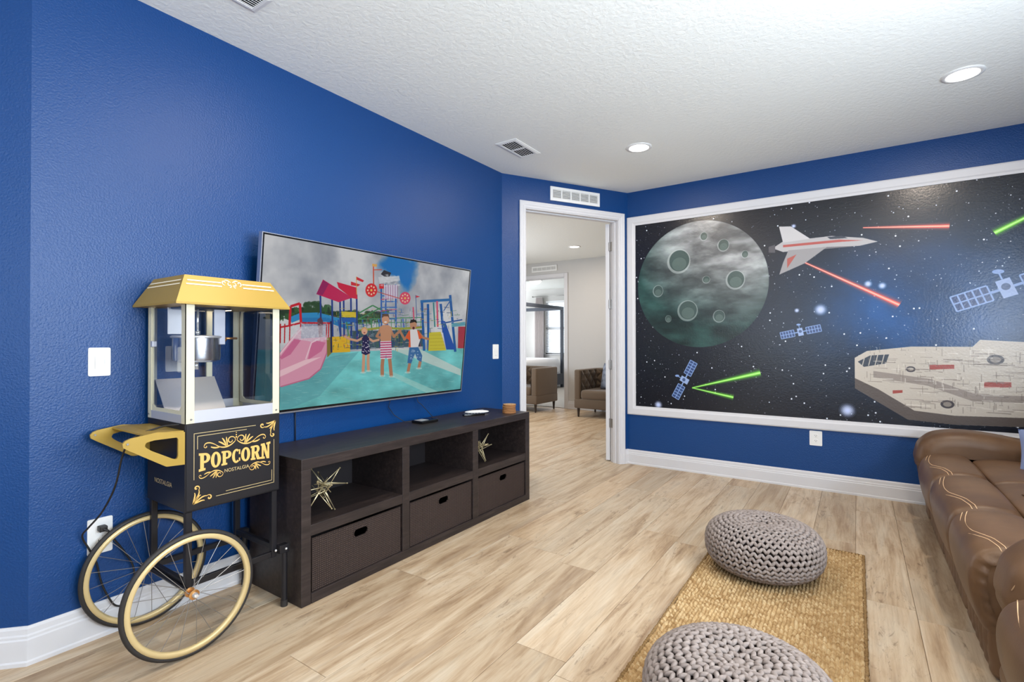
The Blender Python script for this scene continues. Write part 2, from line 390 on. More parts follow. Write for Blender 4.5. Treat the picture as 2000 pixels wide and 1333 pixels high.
class Paint:
    def __init__(s, w_, h, tf): s.w, s.h, s.tf = w_, h, tf; s.a = np.zeros((h, w_, 3))
    def col(s, c): return np.array(c, float)/255
    def blend(s, x0, y0, mask, c, al):
        sub = s.a[y0:y0+mask.shape[0], x0:x0+mask.shape[1]]; mk = (mask*al)[..., None]
        sub[:] = sub*(1-mk)+(s.col(c) if not callable(c) else c(x0, y0, mask.shape))*mk
    def poly(s, pts, c, al=1.0):
        P = np.array([s.tf(*p) for p in pts]); x0 = max(0, int(P[:, 0].min())-1); x1 = min(s.w, int(P[:, 0].max())+2)
        y0 = max(0, int(P[:, 1].min())-1); y1 = min(s.h, int(P[:, 1].max())+2)
        if x1 <= x0 or y1 <= y0: return
        acc = np.zeros((y1-y0, x1-x0))
        for ox in (0.25, 0.75):
            for oy in (0.25, 0.75):
                X = np.arange(x0, x1)[None, :]+ox; Y = np.arange(y0, y1)[:, None]+oy; ins = np.zeros(acc.shape, bool)
                for i in range(len(P)):
                    xa, ya = P[i]; xb, yb = P[(i+1) % len(P)]
                    if ya == yb: continue
                    cond = ((ya > Y) != (yb > Y)) & (X < (xb-xa)*(Y-ya)/(yb-ya)+xa); ins ^= cond
                acc += ins/4
        s.blend(x0, y0, acc, c, al)
    def ell(s, cx, cy, rx, ry, c, al=1.0, rot=0, n=40):
        s.poly([(cx+rx*math.cos(t)*math.cos(rot)-ry*math.sin(t)*math.sin(rot), cy+rx*math.cos(t)*math.sin(rot)+ry*math.sin(t)*math.cos(rot)) for t in np.linspace(0, 2*PI, n, endpoint=False)], c, al)
    def line(s, p, q, wd, c, al=1.0, w2=None):
        w2 = wd if w2 is None else w2; d = np.array(q, float)-np.array(p, float); L = np.hypot(*d) or 1; nx, ny = -d[1]/L, d[0]/L
        s.poly([(p[0]+nx*wd/2, p[1]+ny*wd/2), (q[0]+nx*w2/2, q[1]+ny*w2/2), (q[0]-nx*w2/2, q[1]-ny*w2/2), (p[0]-nx*wd/2, p[1]-ny*wd/2)], c, al)
    def pline(s, pts, wd, c, al=1.0):
        for a, b in zip(pts, pts[1:]): s.line(a, b, wd, c, al)
    def image(s, name):
        im = bpy.data.images.new(name, s.w, s.h); A = np.ones((s.h, s.w, 4), np.float32); A[..., :3] = np.clip(s.a[::-1], 0, 1)
        im.pixels.foreach_set(A.ravel()); im.update(); im.pack(); return im
def homography(src, dst):
    A = []
    for (x, y), (u, v) in zip(src, dst):
        A.append([x, y, 1, 0, 0, 0, -u*x, -u*y, -u]); A.append([0, 0, 0, x, y, 1, -v*x, -v*y, -v])
    H = np.linalg.svd(np.array(A))[2][-1].reshape(3, 3)
    def f(x, y):
        q = H @ np.array([x, y, 1.0]); return q[0]/q[2], q[1]/q[2]
    return f

# ------------------------------------------------------------------ pictures: space mural and the television image
MX0, MX1, MZ0, MZ1 = 0.785, 4.02, 0.585, 2.395
WALLY = 4.886
def paint_mural():
    W_, H_ = 1700, int(1700*(MZ1-MZ0)/(MX1-MX0))
    tf = lambda x, z: ((x-MX0)/(MX1-MX0)*W_, (MZ1-z)/(MZ1-MZ0)*H_)
    p = Paint(W_, H_, tf); g = np.random.default_rng(3)
    X = np.linspace(MX0, MX1, W_)[None, :]; Z = np.linspace(MZ1, MZ0, H_)[:, None]
    n = fbm(H_, W_, 4, 6, 5); base = np.array([22, 23, 30])/255; neb = np.exp(-(((X-3.15)/0.75)**2+((Z-1.42)/0.5)**2))*(0.35+1.1*n)
    neb2 = np.exp(-(((X-2.3)/0.9)**2+((Z-1.5)/0.7)**2))*n*0.5
    p.a[:] = base+neb[..., None]*np.array([0, 62, 122])/255+neb2[..., None]*np.array([10, 24, 44])/255
    # stars
    for i in range(1500):
        x, z = g.uniform(MX0, MX1), g.uniform(MZ0, MZ1); r = 0.0016+0.0032*g.random()**3; p.ell(x, z, r, r, (225, 232, 245), 0.35+0.65*g.random(), n=8)
    for i in range(110):
        x, z = g.uniform(MX0, MX1), g.uniform(MZ0, MZ1); p.ell(x, z, 0.006, 0.0065, (235, 240, 250), 0.95, n=10)
    for (x, z, r) in ((2.37, 1.49, .024), (2.55, .68, .028), (2.78, 1.66, .014), (2.69, 1.68, .014), (2.18, 2.2, .01), (1.02, .62, .02), (2.2, 1.49, .01)):
        for k in range(6): p.ell(x, z, r*(2.2-0.36*k), r*(2.2-0.36*k), (200, 215, 255), 0.10+0.13*k, n=20)
    # cratered grey-green planet
    cx, cz, rad = 1.405, 1.765, 0.588
    nn = fbm(H_, W_, 9, 6, 11, 0.6); n3 = fbm(H_, W_, 26, 4, 19, 0.35)
    d2 = ((X-cx)**2+(Z-cz)**2)/rad**2; ins = np.clip((1-np.sqrt(d2))*rad/0.004, 0, 1)
    hz = np.sqrt(np.clip(1-d2, 0, 1)); lit = np.clip(0.40*(X-cx)/rad+0.80*(Z-cz)/rad+0.50*hz+0.16, 0, 1)
    ct = np.clip((nn-0.40)*3.2, 0, 1)*0.6+0.4*np.clip((n3-0.3)*2.2, 0, 1)
    ca = np.array([222, 226, 228])/255; cb = np.array([52, 88, 82])/255; cd = np.array([22, 27, 32])/255
    body = cb*(1-lit[..., None])+ca*lit[..., None]; body = body*(0.42+0.72*ct[..., None]); 
    p.a[:] = p.a*(1-ins[..., None])+(body*0.92+cd*0.08)*ins[..., None]
    for (x, z, r) in ((1.22, 1.99, .10), (1.62, 2.10, .05), (1.72, 1.78, .075), (1.30, 1.52, .085), (1.58, 1.46, .05), (1.02, 1.72, .05), (1.45, 2.2, .035), (1.47, 1.80, .03), (1.12, 1.45, .03), (1.80, 2.0, .03)):
        q = 0.55+0.45*math.sqrt(max(0, 1-((x-cx)**2+(z-cz)**2)/rad**2))
        p.ell(x, z, r*q*1.16, r*1.16, (186, 196, 194), 0.5); p.ell(x+r*0.05, z+r*0.06, r*q, r, (48, 66, 62), 0.8); p.ell(x+r*0.05, z-r*0.25, r*q*.72, r*.62, (104, 120, 114), 0.5)
    # streaks of light
    def streak(a, b, wd, c, core):
        for k, (ww, al) in enumerate(((2.6, .16), (1.8, .3), (1.0, .95))): p.line(a, b, wd*ww*0.25, c, al, wd*ww)
        p.line(a, b, wd*.12, core, 0.9, wd*.45)
    streak((2.66, 2.125), (3.18, 2.07), .026, (226, 92, 84), (255, 190, 170)); streak((2.23, 1.905), (2.885, 1.507), .032, (226, 92, 84), (255, 190, 170))
    streak((1.34, .80), (1.92, .96), .032, (110, 208, 60), (190, 250, 140)); streak((1.34, .80), (1.70, .733), .024, (110, 208, 60), (190, 250, 140))
    streak((3.95, 2.28), (3.42, 1.99), .028, (120, 214, 60), (200, 250, 150))
    # slim rocket plane with a red stripe (generic)
    p.poly([(2.02, 2.03), (2.10, 2.08), (2.45, 2.085), (2.66, 2.045), (2.755, 2.005), (2.64, 1.985), (2.4, 1.985), (2.1, 1.99)], (176, 174, 176))
    p.poly([(2.10, 2.05), (2.5, 2.05), (2.66, 2.025), (2.5, 2.03), (2.10, 2.03)], (172, 84, 78)); p.poly([(2.1, 1.99), (2.4, 1.985), (2.64, 1.985), (2.4, 2.0)], (112, 110, 114))
    p.poly([(2.14, 2.0), (2.42, 2.0), (2.26, 1.88), (2.07, 1.80), (2.10, 1.9)], (150, 148, 150)); p.poly([(2.13, 1.93), (2.2, 1.96), (2.13, 1.85)], (170, 86, 78))
    p.poly([(2.10, 2.07), (2.3, 2.08), (2.16, 2.2), (2.07, 2.21)], (196, 194, 196)); p.poly([(2.42, 2.08), (2.52, 2.078), (2.56, 2.055), (2.44, 2.06)], (60, 66, 78))
    p.poly([(1.99, 2.045), (2.04, 2.06), (2.04, 1.99), (1.99, 1.995)], (80, 78, 84))
    # generic satellites: a box with flat solar panels
    def sat(x, z, s, rot, skew):
        c, s_ = math.cos(rot), math.sin(rot); T = lambda u, v: (x+s*(u*c-v*s_)*skew, z+s*(u*s_+v*c))
        blue = (132, 160, 210)
        for sg in (-1, 1):
            p.poly([T(sg*.45, -.28), T(sg*1.5, -.28), T(sg*1.5, .28), T(sg*.45, .28)], (54, 74, 118))
            for k in range(6): p.line(T(sg*(.45+.21*k), -.28), T(sg*(.45+.21*k), .28), s*.05, blue)
            for v in (-.28, 0, .28): p.line(T(sg*.45, v), T(sg*1.5, v), s*.05, blue)
        p.line(T(-.45, 0), T(.45, 0), s*.09, blue); p.poly([T(-.2, -.32), T(.2, -.32), T(.2, .32), T(-.2, .32)], (150, 172, 214)); p.ell(*T(0, .05), s*.12*skew, s*.12, (70, 90, 130))
        p.line(T(0, .32), T(0, .6), s*.05, blue); p.ell(*T(0, .62), s*.16*skew, s*.08, blue)
    sat(1.27, .87, .13, R(62), .95); sat(2.225, 1.31, .10, R(12), 1.0); sat(3.48, 1.60, .20, R(20), 1.0)
    # large pale freighter (generic stepped hull)
    bone = (196, 188, 176); dk = (92, 84, 80)
    p.poly([(2.60, 1.10), (2.68, 1.155), (2.95, 1.19), (3.30, 1.19), (3.34, 1.24), (3.62, 1.22), (4.02, 1.12), (4.02, .66), (3.2, .625), (2.93, .64), (2.72, .78), (2.60, .86)], bone)
    p.poly([(2.60, .86), (2.72, .78), (2.93, .64), (3.2, .625), (4.02, .66), (4.02, .72), (3.2, .69), (2.97, .71), (2.75, .86), (2.60, .94)], dk)
    p.poly([(2.72, .95), (3.05, .90), (3.3, .80), (4.02, .82), (4.02, .86), (3.32, .85), (3.07, .95), (2.72, 1.0)], (150, 140, 132))
    p.poly([(2.62, 1.07), (2.70, 1.12), (2.82, 1.13), (2.80, 1.06), (2.66, 1.03)], (58, 66, 78))
    for k in range(4): p.line((2.65+.04*k, 1.04), (2.67+.04*k, 1.13), .006, (190, 184, 172))
    for (a, b, c_, d_) in ((3.06, 1.02, 3.20, 1.06), (3.36, .90, 3.50, .945), (2.84, .83, 2.90, .86), (3.62, 1.06, 3.72, 1.09)): p.poly([(a, b), (c_, b+.01), (c_, d_), (a, d_-.005)], (158, 74, 66))
    for (x, z, r) in ((3.42, 1.10, .035), (2.95, 1.02, .022), (3.16, .77, .03), (3.75, .97, .035)): p.ell(x, z, r*1.3, r, (66, 62, 66)); p.ell(x, z, r*.8, r*.6, (140, 132, 124))
    g = np.random.default_rng(8)
    for i in range(420):
        x, z = g.uniform(2.66, 4.0), g.uniform(.70, 1.17); 
        if z < 1.12-0.8*(x-2.6) and x < 2.9 and z < .9: continue
        L, t = g.uniform(.02, .14), g.uniform(.002, .006); q = g.random() < .5
        p.poly([(x, z), (x+(L if q else t), z-(L*.03 if q else 0)), (x+(L if q else t), z+(t if q else L*.45)), (x, z+(t if q else L*.45))], (120, 110, 102) if g.random() < .75 else (228, 222, 212), .55)
    return p.image('space_mural_print')
def paint_tv():
    W_, H_ = 1150, 660
    tf = homography([(65, 45), (1470, 318), (1408, 1140), (-45, 1297)], [(0, 0), (W_, 0), (W_, H_), (0, H_)])
    p = Paint(W_, H_, tf); Y = np.linspace(0, 1, H_)[:, None]; X = np.linspace(0, 1, W_)[None, :]
    n = fbm(H_, W_, 3, 6, 21); n2 = fbm(H_, W_, 4, 5, 4)
    blue = np.array([38, 118, 190])/255; cl = np.array([216, 217, 219])/255; gr = np.array([138, 143, 154])/255
    cov = np.clip((n+0.16*np.clip((Y-.15)/.12, 0, 1)-0.36+0.30*(n2-.5)+0.22*np.exp(-((X-.08)/.28)**2)-0.24*np.exp(-(((X-.46)/.11)**2+((Y-.08)/.07)**2))-0.34*np.exp(-(((X-.98)/.10)**2+((Y-.40)/.11)**2))-0.22*np.exp(-(((X-.22)/.14)**2+((Y-.47)/.05)**2)))*6+.9, 0, 1)
    shade = np.clip((n2-.3)*2.2, 0, 1); cloud = gr*(1-shade[..., None])+cl*shade[..., None]
    p.a[:] = blue*(1-cov[..., None])+cloud*cov[..., None]
    dkg, grn = (34, 58, 40), (52, 92, 52)
    g = np.random.default_rng(2)
    for i in range(260):
        x = g.uniform(60, 900); y = 560+70*g.random()+ (30 if x > 500 else 0); p.ell(x, y, 26*g.random()+6, 22*g.random()+6, dkg if g.random() < .6 else grn, .8, n=10)
    for i in range(90): x = g.uniform(330, 440); p.ell(x, 540+g.uniform(-20, 70), 16, 13, (44, 74, 44), .7, n=8)
    # pool
    p.poly([(-60, 840), (500, 868), (1440, 850), (1500, 1400), (-60, 1400)], (96, 190, 184))
    pa = p.a; nn = fbm(H_, W_, 12, 5, 6, .5); yy = np.clip((Y-.63)/.3, 0, 1)
    m_ = ((np.abs(pa-np.array([96, 190, 184])/255).sum(-1)) < .01)[..., None]
    wcol = np.array([104, 186, 186])/255*(.78+.45*nn[..., None])+(1-yy[..., None])*0.05
    pa[:] = np.where(m_, wcol, pa)
    p.poly([(500, 900), (700, 868), (420, 1180), (150, 1290), (130, 1110)], (84, 148, 158), .45)
    p.poly([(900, 842), (1120, 850), (1410, 1000), (1410, 1045)], (206, 214, 206), .75); p.poly([(860, 1010), (930, 1010), (1260, 1160), (1180, 1170)], (168, 214, 204), .6)
    for i in range(240):
        x, y = g.uniform(140, 1380), g.uniform(900, 1270); p.line((x, y), (x+g.uniform(10, 60), y+g.uniform(-12, 14)), g.uniform(1, 3), (196, 232, 226), .28)
    # blue flumes, green and yellow decks
    p.pline([(230, 640), (300, 612), (420, 610), (560, 650), (650, 650)], 42, (48, 140, 196)); p.pline([(300, 640), (480, 640), (640, 700)], 30, (40, 120, 180))
    for k in range(9): p.line((560+k*56, 640), (580+k*56, 800), 9, [(40, 84, 160), (70, 130, 90), (60, 110, 190)][k % 3])
    p.pline([(560, 800), (700, 720), (860, 700), (1000, 710), (1150, 700)], 16, (150, 158, 60)); p.pline([(700, 600), (800, 545), (900, 600)], 9, (60, 130, 80)); p.pline([(700, 640), (860, 560)], 8, (60, 130, 80))
    for k in range(14): p.line((690+k*34, 640), (690+k*34, 700), 4, (70, 134, 96))
    p.line((690, 640), (1150, 632), 6, (74, 140, 96)); p.line((690, 668), (1150, 664), 5, (74, 140, 96))
    p.poly([(640, 720), (1150, 720), (1150, 835), (640, 850)], (44, 70, 86), .85)
    for k in range(30): x = g.uniform(640, 1140); p.line((x, 725), (x+g.uniform(-14, 14), 835), g.uniform(3, 9), [(30, 60, 120), (56, 96, 84), (90, 120, 130), (20, 36, 50)][k % 4], .8)
    # red canopies on blue posts
    for x in (440, 520, 600, 690, 575, 650): p.line((x, 470), (x, 850), 12, (36, 62, 132))
    p.poly([(412, 462), (460, 362), (640, 478), (655, 492), (566, 520)], (196, 40, 88)); p.poly([(412, 462), (462, 366), (500, 392), (455, 470)], (150, 36, 92))
    p.poly([(555, 380), (690, 420), (696, 500), (655, 492), (566, 420)], (206, 36, 66)); p.poly([(690, 345), (742, 372), (734, 384), (690, 366)], (208, 50, 60)); p.poly([(652, 378), (716, 400), (700, 412), (652, 404)], (208, 50, 60)); p.line((690, 345), (690, 470), 4, (220, 160, 60))
    p.poly([(584, 585), (684, 590), (684, 628), (584, 624)], (214, 190, 50)); p.poly([(584, 628), (684, 630), (684, 660), (584, 656)], (36, 92, 168))
    # bucket tower
    for x in (860, 890, 960): p.line((x, 400), (x, 700), 11, (44, 96, 168))
    for y in (480, 520, 560, 600, 640): p.line((855, y), (968, y), 8, (60, 110, 180)); 
    for y in (505, 585): p.line((858, y), (966, y-12), 6, (186, 70, 110))
    p.poly([(846, 398), (878, 398), (878, 430), (846, 430)], (214, 44, 46)); p.poly([(880, 405), (972, 405), (968, 500), (886, 500)], (206, 190, 210), .9)
    for k in range(12): p.line((884+k*8, 405), (884+k*8, 500+g.uniform(-20, 40)), 3, (150, 90, 130) if k % 2 else (236, 238, 244), .8)
    p.pline([(808, 262), (808, 400)], 8, (206, 84, 54)); p.pline([(806, 300), (866, 300)], 6, (206, 84, 54)); p.poly([(800, 258), (834, 262), (830, 280), (800, 276)], (224, 170, 90))
    p.poly([(880, 302), (930, 322), (916, 350), (880, 346), (858, 330)], (54, 52, 54)); p.poly([(840, 350), (985, 345), (990, 375), (850, 395)], (214, 216, 218), .8)
    def wheel(x, y, r, c):
        p.ell(x, y, r, r*1.15, c); 
        for k in range(8): p.ell(x+r*.6*math.cos(k*PI/4), y+r*.68*math.sin(k*PI/4), r*.14, r*.16, (240, 200, 170))
        p.ell(x, y, r*.18, r*.2, (240, 190, 90))
    wheel(792, 440, 41, (214, 46, 48)); wheel(1024, 498, 38, (216, 78, 104)); p.line((830, 450), (990, 500), 5, (190, 80, 70))
    # right tower (the figure on top of it is left out) and yellow ramp
    for (a, b) in (((1140, 520), (1155, 866)), ((1182, 540), (1186, 866)), ((1335, 480), (1372, 876)), ((1270, 540), (1290, 740))): p.line(a, b, 17, (38, 92, 160))
    p.pline([(1130, 522), (1345, 512)], 18, (46, 108, 168)); p.pline([(1290, 590), (1335, 520)], 6, (50, 96, 160)); p.line((1245, 520), (1250, 700), 12, (206, 90, 120)); p.line((1220, 530), (1230, 700), 9, (50, 130, 130)); p.line((1080, 560), (1085, 660), 9, (206, 80, 110))
    p.poly([(1270, 660), (1300, 660), (1372, 860), (1310, 860)], (40, 84, 170)); p.poly([(1190, 738), (1270, 735), (1308, 865), (1184, 868)], (206, 194, 62))
    for k in range(5): p.line((1192, 758+24*k), (1280+6*k, 756+24*k), 3, (170, 156, 48), .7)
    p.line((1300, 672), (1420, 652), 9, (44, 84, 150)); p.poly([(1392, 700), (1440, 700), (1436, 852), (1390, 852)], (168, 56, 72)); p.line((1345, 690), (1440, 680), 26, (96, 160, 176)); p.poly([(1095, 478), (1128, 488), (1095, 498)], (206, 60, 70)); p.line((1098, 478), (1104, 640), 5, (90, 110, 150))
    # slides
    p.pline([(150, 690), (215, 680), (300, 660), (510, 665)], 12, (190, 30, 44)); 
    for x in (160, 190, 225, 300, 480, 495): p.line((x, 665), (x-6, 800), 8, (186, 30, 42))
    p.pline([(222, 680), (232, 545), (298, 525), (302, 660)], 17, (200, 30, 46)); p.poly([(305, 668), (480, 668), (470, 780), (300, 770)], (120, 130, 160), .75); p.poly([(415, 640), (440, 620), (455, 650), (448, 760), (425, 760)], (96, 60, 70), .9)
    for k in range(20): x = 305+9*k; p.line((x, 680), (x-10, 760+g.uniform(-30, 20)), 3, (214, 222, 230), .5)
    pk = (222, 154, 178); p.poly([(130, 890), (255, 740), (300, 690), (300, 770), (490, 760), (478, 870), (430, 985), (350, 1052), (130, 1112)], pk)
    p.poly([(150, 900), (262, 760), (300, 780), (225, 880), (160, 915)], (204, 108, 148)); p.poly([(345, 915), (372, 800), (400, 785), (470, 800), (440, 860), (350, 918)], (206, 112, 150)); p.poly([(130, 1000), (330, 918), (440, 900), (200, 1015), (130, 1045)], (240, 196, 206))
    p.pline([(150, 880), (262, 745), (305, 700)], 9, (240, 200, 212)); p.pline([(330, 915), (372, 800), (430, 770)], 9, (240, 200, 212)); p.pline([(488, 765), (478, 872), (432, 985), (350, 1052), (150, 1108)], 9, (190, 110, 140))
    p.poly([(255, 690), (470, 680), (480, 780), (360, 790), (240, 770)], (220, 214, 222), .5)
    p.poly([(512, 760), (640, 758), (640, 868), (512, 872)], (224, 178, 40)); p.poly([(478, 768), (512, 760), (512, 872), (480, 905)], (132, 116, 50)); p.line((510, 650), (510, 870), 12, (30, 40, 80))
    for i in range(420):      # railings, nets, plants and splashes in the busy middle ground
        x, y = g.uniform(520, 1400), g.uniform(560, 850); L = g.uniform(6, 34); q = g.random()
        c = [(40, 80, 150), (30, 52, 96), (80, 132, 96), (176, 60, 70), (200, 206, 216), (210, 180, 70), (60, 100, 90)][int(g.integers(0, 7))]
        if x > 1150 and y > 730: continue
        if q < .5: p.line((x, y), (x+g.uniform(-3, 3), y+L), g.uniform(1.5, 4.5), c, .7)
        else: p.line((x, y), (x+L*1.4, y-L*.2*g.uniform(-1, 1)), g.uniform(1.5, 4), c, .7)
    for i in range(150):
        a = g.uniform(0, 1); x, y = 300+g.uniform(-60, 190), 680+g.uniform(-20, 110); p.ell(x, y, g.uniform(3, 9), g.uniform(3, 8), (226, 226, 232), .25, n=8)
    for i in range(60): x, y = 920+g.uniform(-70, 80), 375+g.uniform(-40, 40); p.ell(x, y, g.uniform(4, 14), g.uniform(3, 9), (222, 224, 228), .3, n=8)
    # three children in swimwear standing in shallow water
    sk, sk2 = (206, 158, 128), (178, 126, 94)
    def limb(pts, wd, c): 
        p.pline(pts, wd, c)
        for q in pts: p.ell(q[0], q[1], wd*.5, wd*.5, c, n=12)
    limb([(732, 770), (690, 790), (640, 778), (606, 760)], 16, sk); limb([(764, 770), (800, 795), (838, 785)], 16, sk); limb([(735, 880), (732, 945), (728, 1010)], 20, sk); limb([(766, 880), (764, 940), (766, 1000)], 20, sk)
    p.poly([(722, 775), (742, 748), (756, 750), (774, 775), (770, 820), (780, 878), (748, 892), (718, 878), (726, 820)], (34, 32, 78)); 
    for k in range(26): p.ell(724+g.uniform(0, 50), 780+g.uniform(0, 95), 3, 3, (236, 226, 240), n=6)
    p.ell(741, 722, 21, 27, (222, 170, 140)); p.pline([(722, 712), (735, 698), (752, 702), (760, 716)], 9, (206, 160, 100)); p.ell(741, 734, 7, 4, (160, 70, 70))
    limb([(852, 715), (826, 760), (852, 772)], 18, sk2); limb([(920, 712), (945, 765), (990, 722)], 18, sk2); limb([(868, 915), (862, 970), (862, 1035)], 24, sk2); limb([(914, 915), (920, 980), (925, 1040)], 24, sk2)
    p.poly([(846, 700), (868, 682), (905, 682), (932, 700), (928, 750), (926, 800), (852, 802), (852, 750)], (196, 142, 108)); p.poly([(850, 796), (926, 794), (932, 915), (894, 922), (890, 880), (884, 920), (850, 920)], (226, 210, 222))
    for k in range(7): p.poly([(850, 802+17*k), (929, 800+17*k), (930, 808+17*k), (850, 810+17*k)], (186, 40, 90), .9)
    p.ell(888, 645, 26, 34, (204, 150, 118)); p.poly([(862, 636), (866, 612), (888, 604), (910, 610), (916, 640), (904, 622), (876, 622)], (96, 66, 50)); p.ell(888, 662, 10, 5, (240, 232, 226))
    limb([(1050, 740), (1020, 785), (985, 722)], 16, sk2); limb([(1118, 740), (1150, 775), (1186, 784)], 16, sk2); limb([(1055, 950), (1042, 1015)], 20, sk2); limb([(1128, 940), (1118, 985)], 20, sk2)
    p.poly([(1046, 728), (1066, 716), (1100, 716), (1122, 730), (1128, 790), (1112, 840), (1046, 840), (1050, 790)], (226, 222, 222)); p.poly([(1046, 728), (1058, 722), (1062, 840), (1046, 840), (1050, 790), (1026, 772)], (222, 92, 48)); p.poly([(1106, 718), (1122, 730), (1142, 776), (1120, 786)], (222, 92, 48))
    p.poly([(1052, 842), (1114, 840), (1142, 900), (1136, 945), (1108, 930), (1092, 885), (1064, 955), (1038, 950)], (54, 106, 160)); 
    for k in range(14): p.ell(1060+g.uniform(0, 66), 855+g.uniform(0, 70), 6, 4, (170, 190, 214), .7, n=8)
    p.ell(1080, 684, 24, 32, (192, 140, 108)); p.poly([(1056, 672), (1062, 650), (1082, 645), (1102, 654), (1106, 674), (1090, 664)], (36, 28, 26)); p.ell(1082, 706, 8, 10, (90, 40, 40))
    for (x, y) in ((728, 1015), (766, 1005), (862, 1040), (928, 1046), (1040, 1018), (1118, 990)): p.ell(x, y, 22, 7, (190, 230, 226), .6)
    return p.image('television_picture')
def image_mat(name, im, emit=0.0, rough=0.4, tint=1.0):
    m = bpy.data.materials.new(name); m.use_nodes = True; b = m.node_tree.nodes['Principled BSDF']; t = N(m, 'ShaderNodeTexImage'); t.image = im
    b.inputs['Roughness'].default_value = rough
    if emit > 0:
        b.inputs['Base Color'].default_value = (0.005, 0.005, 0.006, 1); Lk(m, t.outputs[0], b.inputs['Emission Color']); b.inputs['Emission Strength'].default_value = emit
    else: Lk(m, t.outputs[0], b.inputs['Base Color'])
    return m
def uvquad(o, corners_uv):
    uv = o.data.uv_layers.new(name='map')
    for l in o.data.loops: uv.data[l.index].uv = corners_uv[l.vertex_index]
MT['mural'] = image_mat('mural_print', paint_mural(), rough=0.27)
m = MT['mural']; bump(m, noise(m, coords(m), 70, 3, 0.55), 0.25, 0.004)
MT['tvpic'] = image_mat('screen_picture', paint_tv(), emit=0.74, rough=0.12)

# ------------------------------------------------------------------ the room shell
Ax, Ay = 0.0, 3.6715
Bx, By = 0.699, WALLY
wd_ = Vector((Bx-Ax, By-Ay, 0)).normalized(); wn = Vector((-wd_.y, wd_.x, 0))      # wn points into the loft
def DW(s, n, z): return (Ax+wd_.x*s+wn.x*n, Ay+wd_.y*s+wn.y*n, z)                  # door-wall coordinates
T = 0.13; S_R = 1.4018
XR, YB = 4.2, -2.8
CX, CY = 0.0, 0.554                                                              # outside corner at the left of the picture
def wall_poly(name, pts, z0, z1, m='blue'):
    bm = B(); prism(bm, pts, lambda u, v, d: (u, v, d), z0, z1); o = obj(name, bm, m); return struct(o)
wall_poly('wall_left', [(0, CY), (0, Ay), (-T, Ay), (-T, CY+0.054)], 0, CEIL)
wall_poly('wall_left_angled', [(0, CY), (-0.13, CY+0.02), (-1.43, CY-1.30), (-1.34, CY-1.42)], 0, CEIL)
wall_poly('wall_left_rear', [(-1.34, CY-1.42), (-1.47, CY-1.36), (-1.47, YB), (-1.34, YB)], 0, CEIL)
# door wall with its opening
S0, S1, OZ = 0.238, 1.287, 2.452
bm = B()
def dwbox(bm, s0, s1, n0, n1, z0, z1): prism(bm, [(s0, n0), (s1, n0), (s1, n1), (s0, n1)], lambda s, n, z: DW(s, n, z), z0, z1)
dwbox(bm, 0, S0-.015, 0, T, 0, CEIL); dwbox(bm, S1+.015, S_R, 0, T, 0, CEIL); dwbox(bm, S0-.015, S1+.015, 0, T, OZ+.015, CEIL)
struct(obj('wall_door', bm, 'blue'))
wall_poly('wall_back', [(Bx, By), (XR, By), (XR, By+T), (Bx-.02, By+T)], 0, CEIL)
def wall_hole(name, axis, c, t, a0, a1, h, m='blue'):
    """wall plane at coordinate c (thickness t) spanning a0..a1 with a hole h=(b0,b1,z0,z1)"""
    bm = B()
    for (p, q, z0, z1) in ((a0, h[0], 0, CEIL), (h[1], a1, 0, CEIL), (h[0], h[1], 0, h[2]), (h[0], h[1], h[3], CEIL)):
        if axis == 'x': box(bm, (c, p, z0), (c+t, q, z1))
        else: box(bm, (p, c, z0), (q, c+t, z1))
    return struct(obj(name, bm, m))
wall_hole('wall_right', 'x', XR, T, YB, By, (0.0, 2.2, 0.95, 2.3))
wall_hole('wall_rear', 'y', YB-T, T, -1.47, XR, (0.1, 2.9, 0.6, 2.4))
# windows behind the camera (frames only matter for reflections)
def win(name, axis, c, b0, b1, z0, z1):
    o = bpy.data.objects.new(name, None); C.objects.link(o); o['kind'] = 'structure'; o.location = ((c, (b0+b1)/2, z0) if axis == 'x' else ((b0+b1)/2, c, z0))
    bm = B(); P = lambda b, d, z: (c+d, b, z) if axis == 'x' else (b, c+d, z)
    mid = (b0+b1)/2
    for (p, q, r0, r1) in ((b0, b0+.05, z0, z1), (b1-.05, b1, z0, z1), (b0, b1, z0, z0+.05), (b0, b1, z1-.05, z1), (mid-.025, mid+.025, z0, z1), (b0, b1, (z0+z1)/2-.02, (z0+z1)/2+.02)):
        A_, Z_ = P(p, -.03, r0), P(q, .03, r1); box(bm, A_, Z_)
    obj('window_frame', bm, 'white', o)
    return o
win('window_1', 'x', XR+.06, 0.0, 2.2, 0.95, 2.3); win('window_2', 'y', YB-.06, 0.1, 2.9, 0.6, 2.4)
# ceiling over everything
wall_poly('ceiling', [(-8, YB-.2), (XR+.2, YB-.2), (XR+.2, 12.7), (-8, 12.7)], CEIL, CEIL+.1, 'ceiling')
# loft and bedroom shells
LY = 8.25
wall_poly('wall_loft_right', [(1.15, By+T), (1.25, By+T), (1.25, LY), (1.15, LY)], 0, CEIL, 'greige')
wall_poly('wall_loft_left', [(-3.7, 2.4), (-3.6, 2.4), (-3.6, LY), (-3.7, LY)], 0, CEIL, 'greige')
wall_poly('wall_loft_front', [(-3.6, 2.4), (-T, 2.4), (-T, 2.5), (-3.6, 2.5)], 0, CEIL, 'greige')
bm = B(); BD0, BD1, BDZ = -2.78, -1.84, 2.44
box(bm, (-3.6, LY, 0), (BD0, LY+.12, CEIL)); box(bm, (BD1, LY, 0), (1.15, LY+.12, CEIL)); box(bm, (BD0, LY, BDZ), (BD1, LY+.12, CEIL)); struct(obj('wall_loft_back', bm, 'greige'))
BY = 12.42; WX0, WX1, WZ0, WZ1 = -4.72, -3.62, 0.89, 2.40
bm = B()
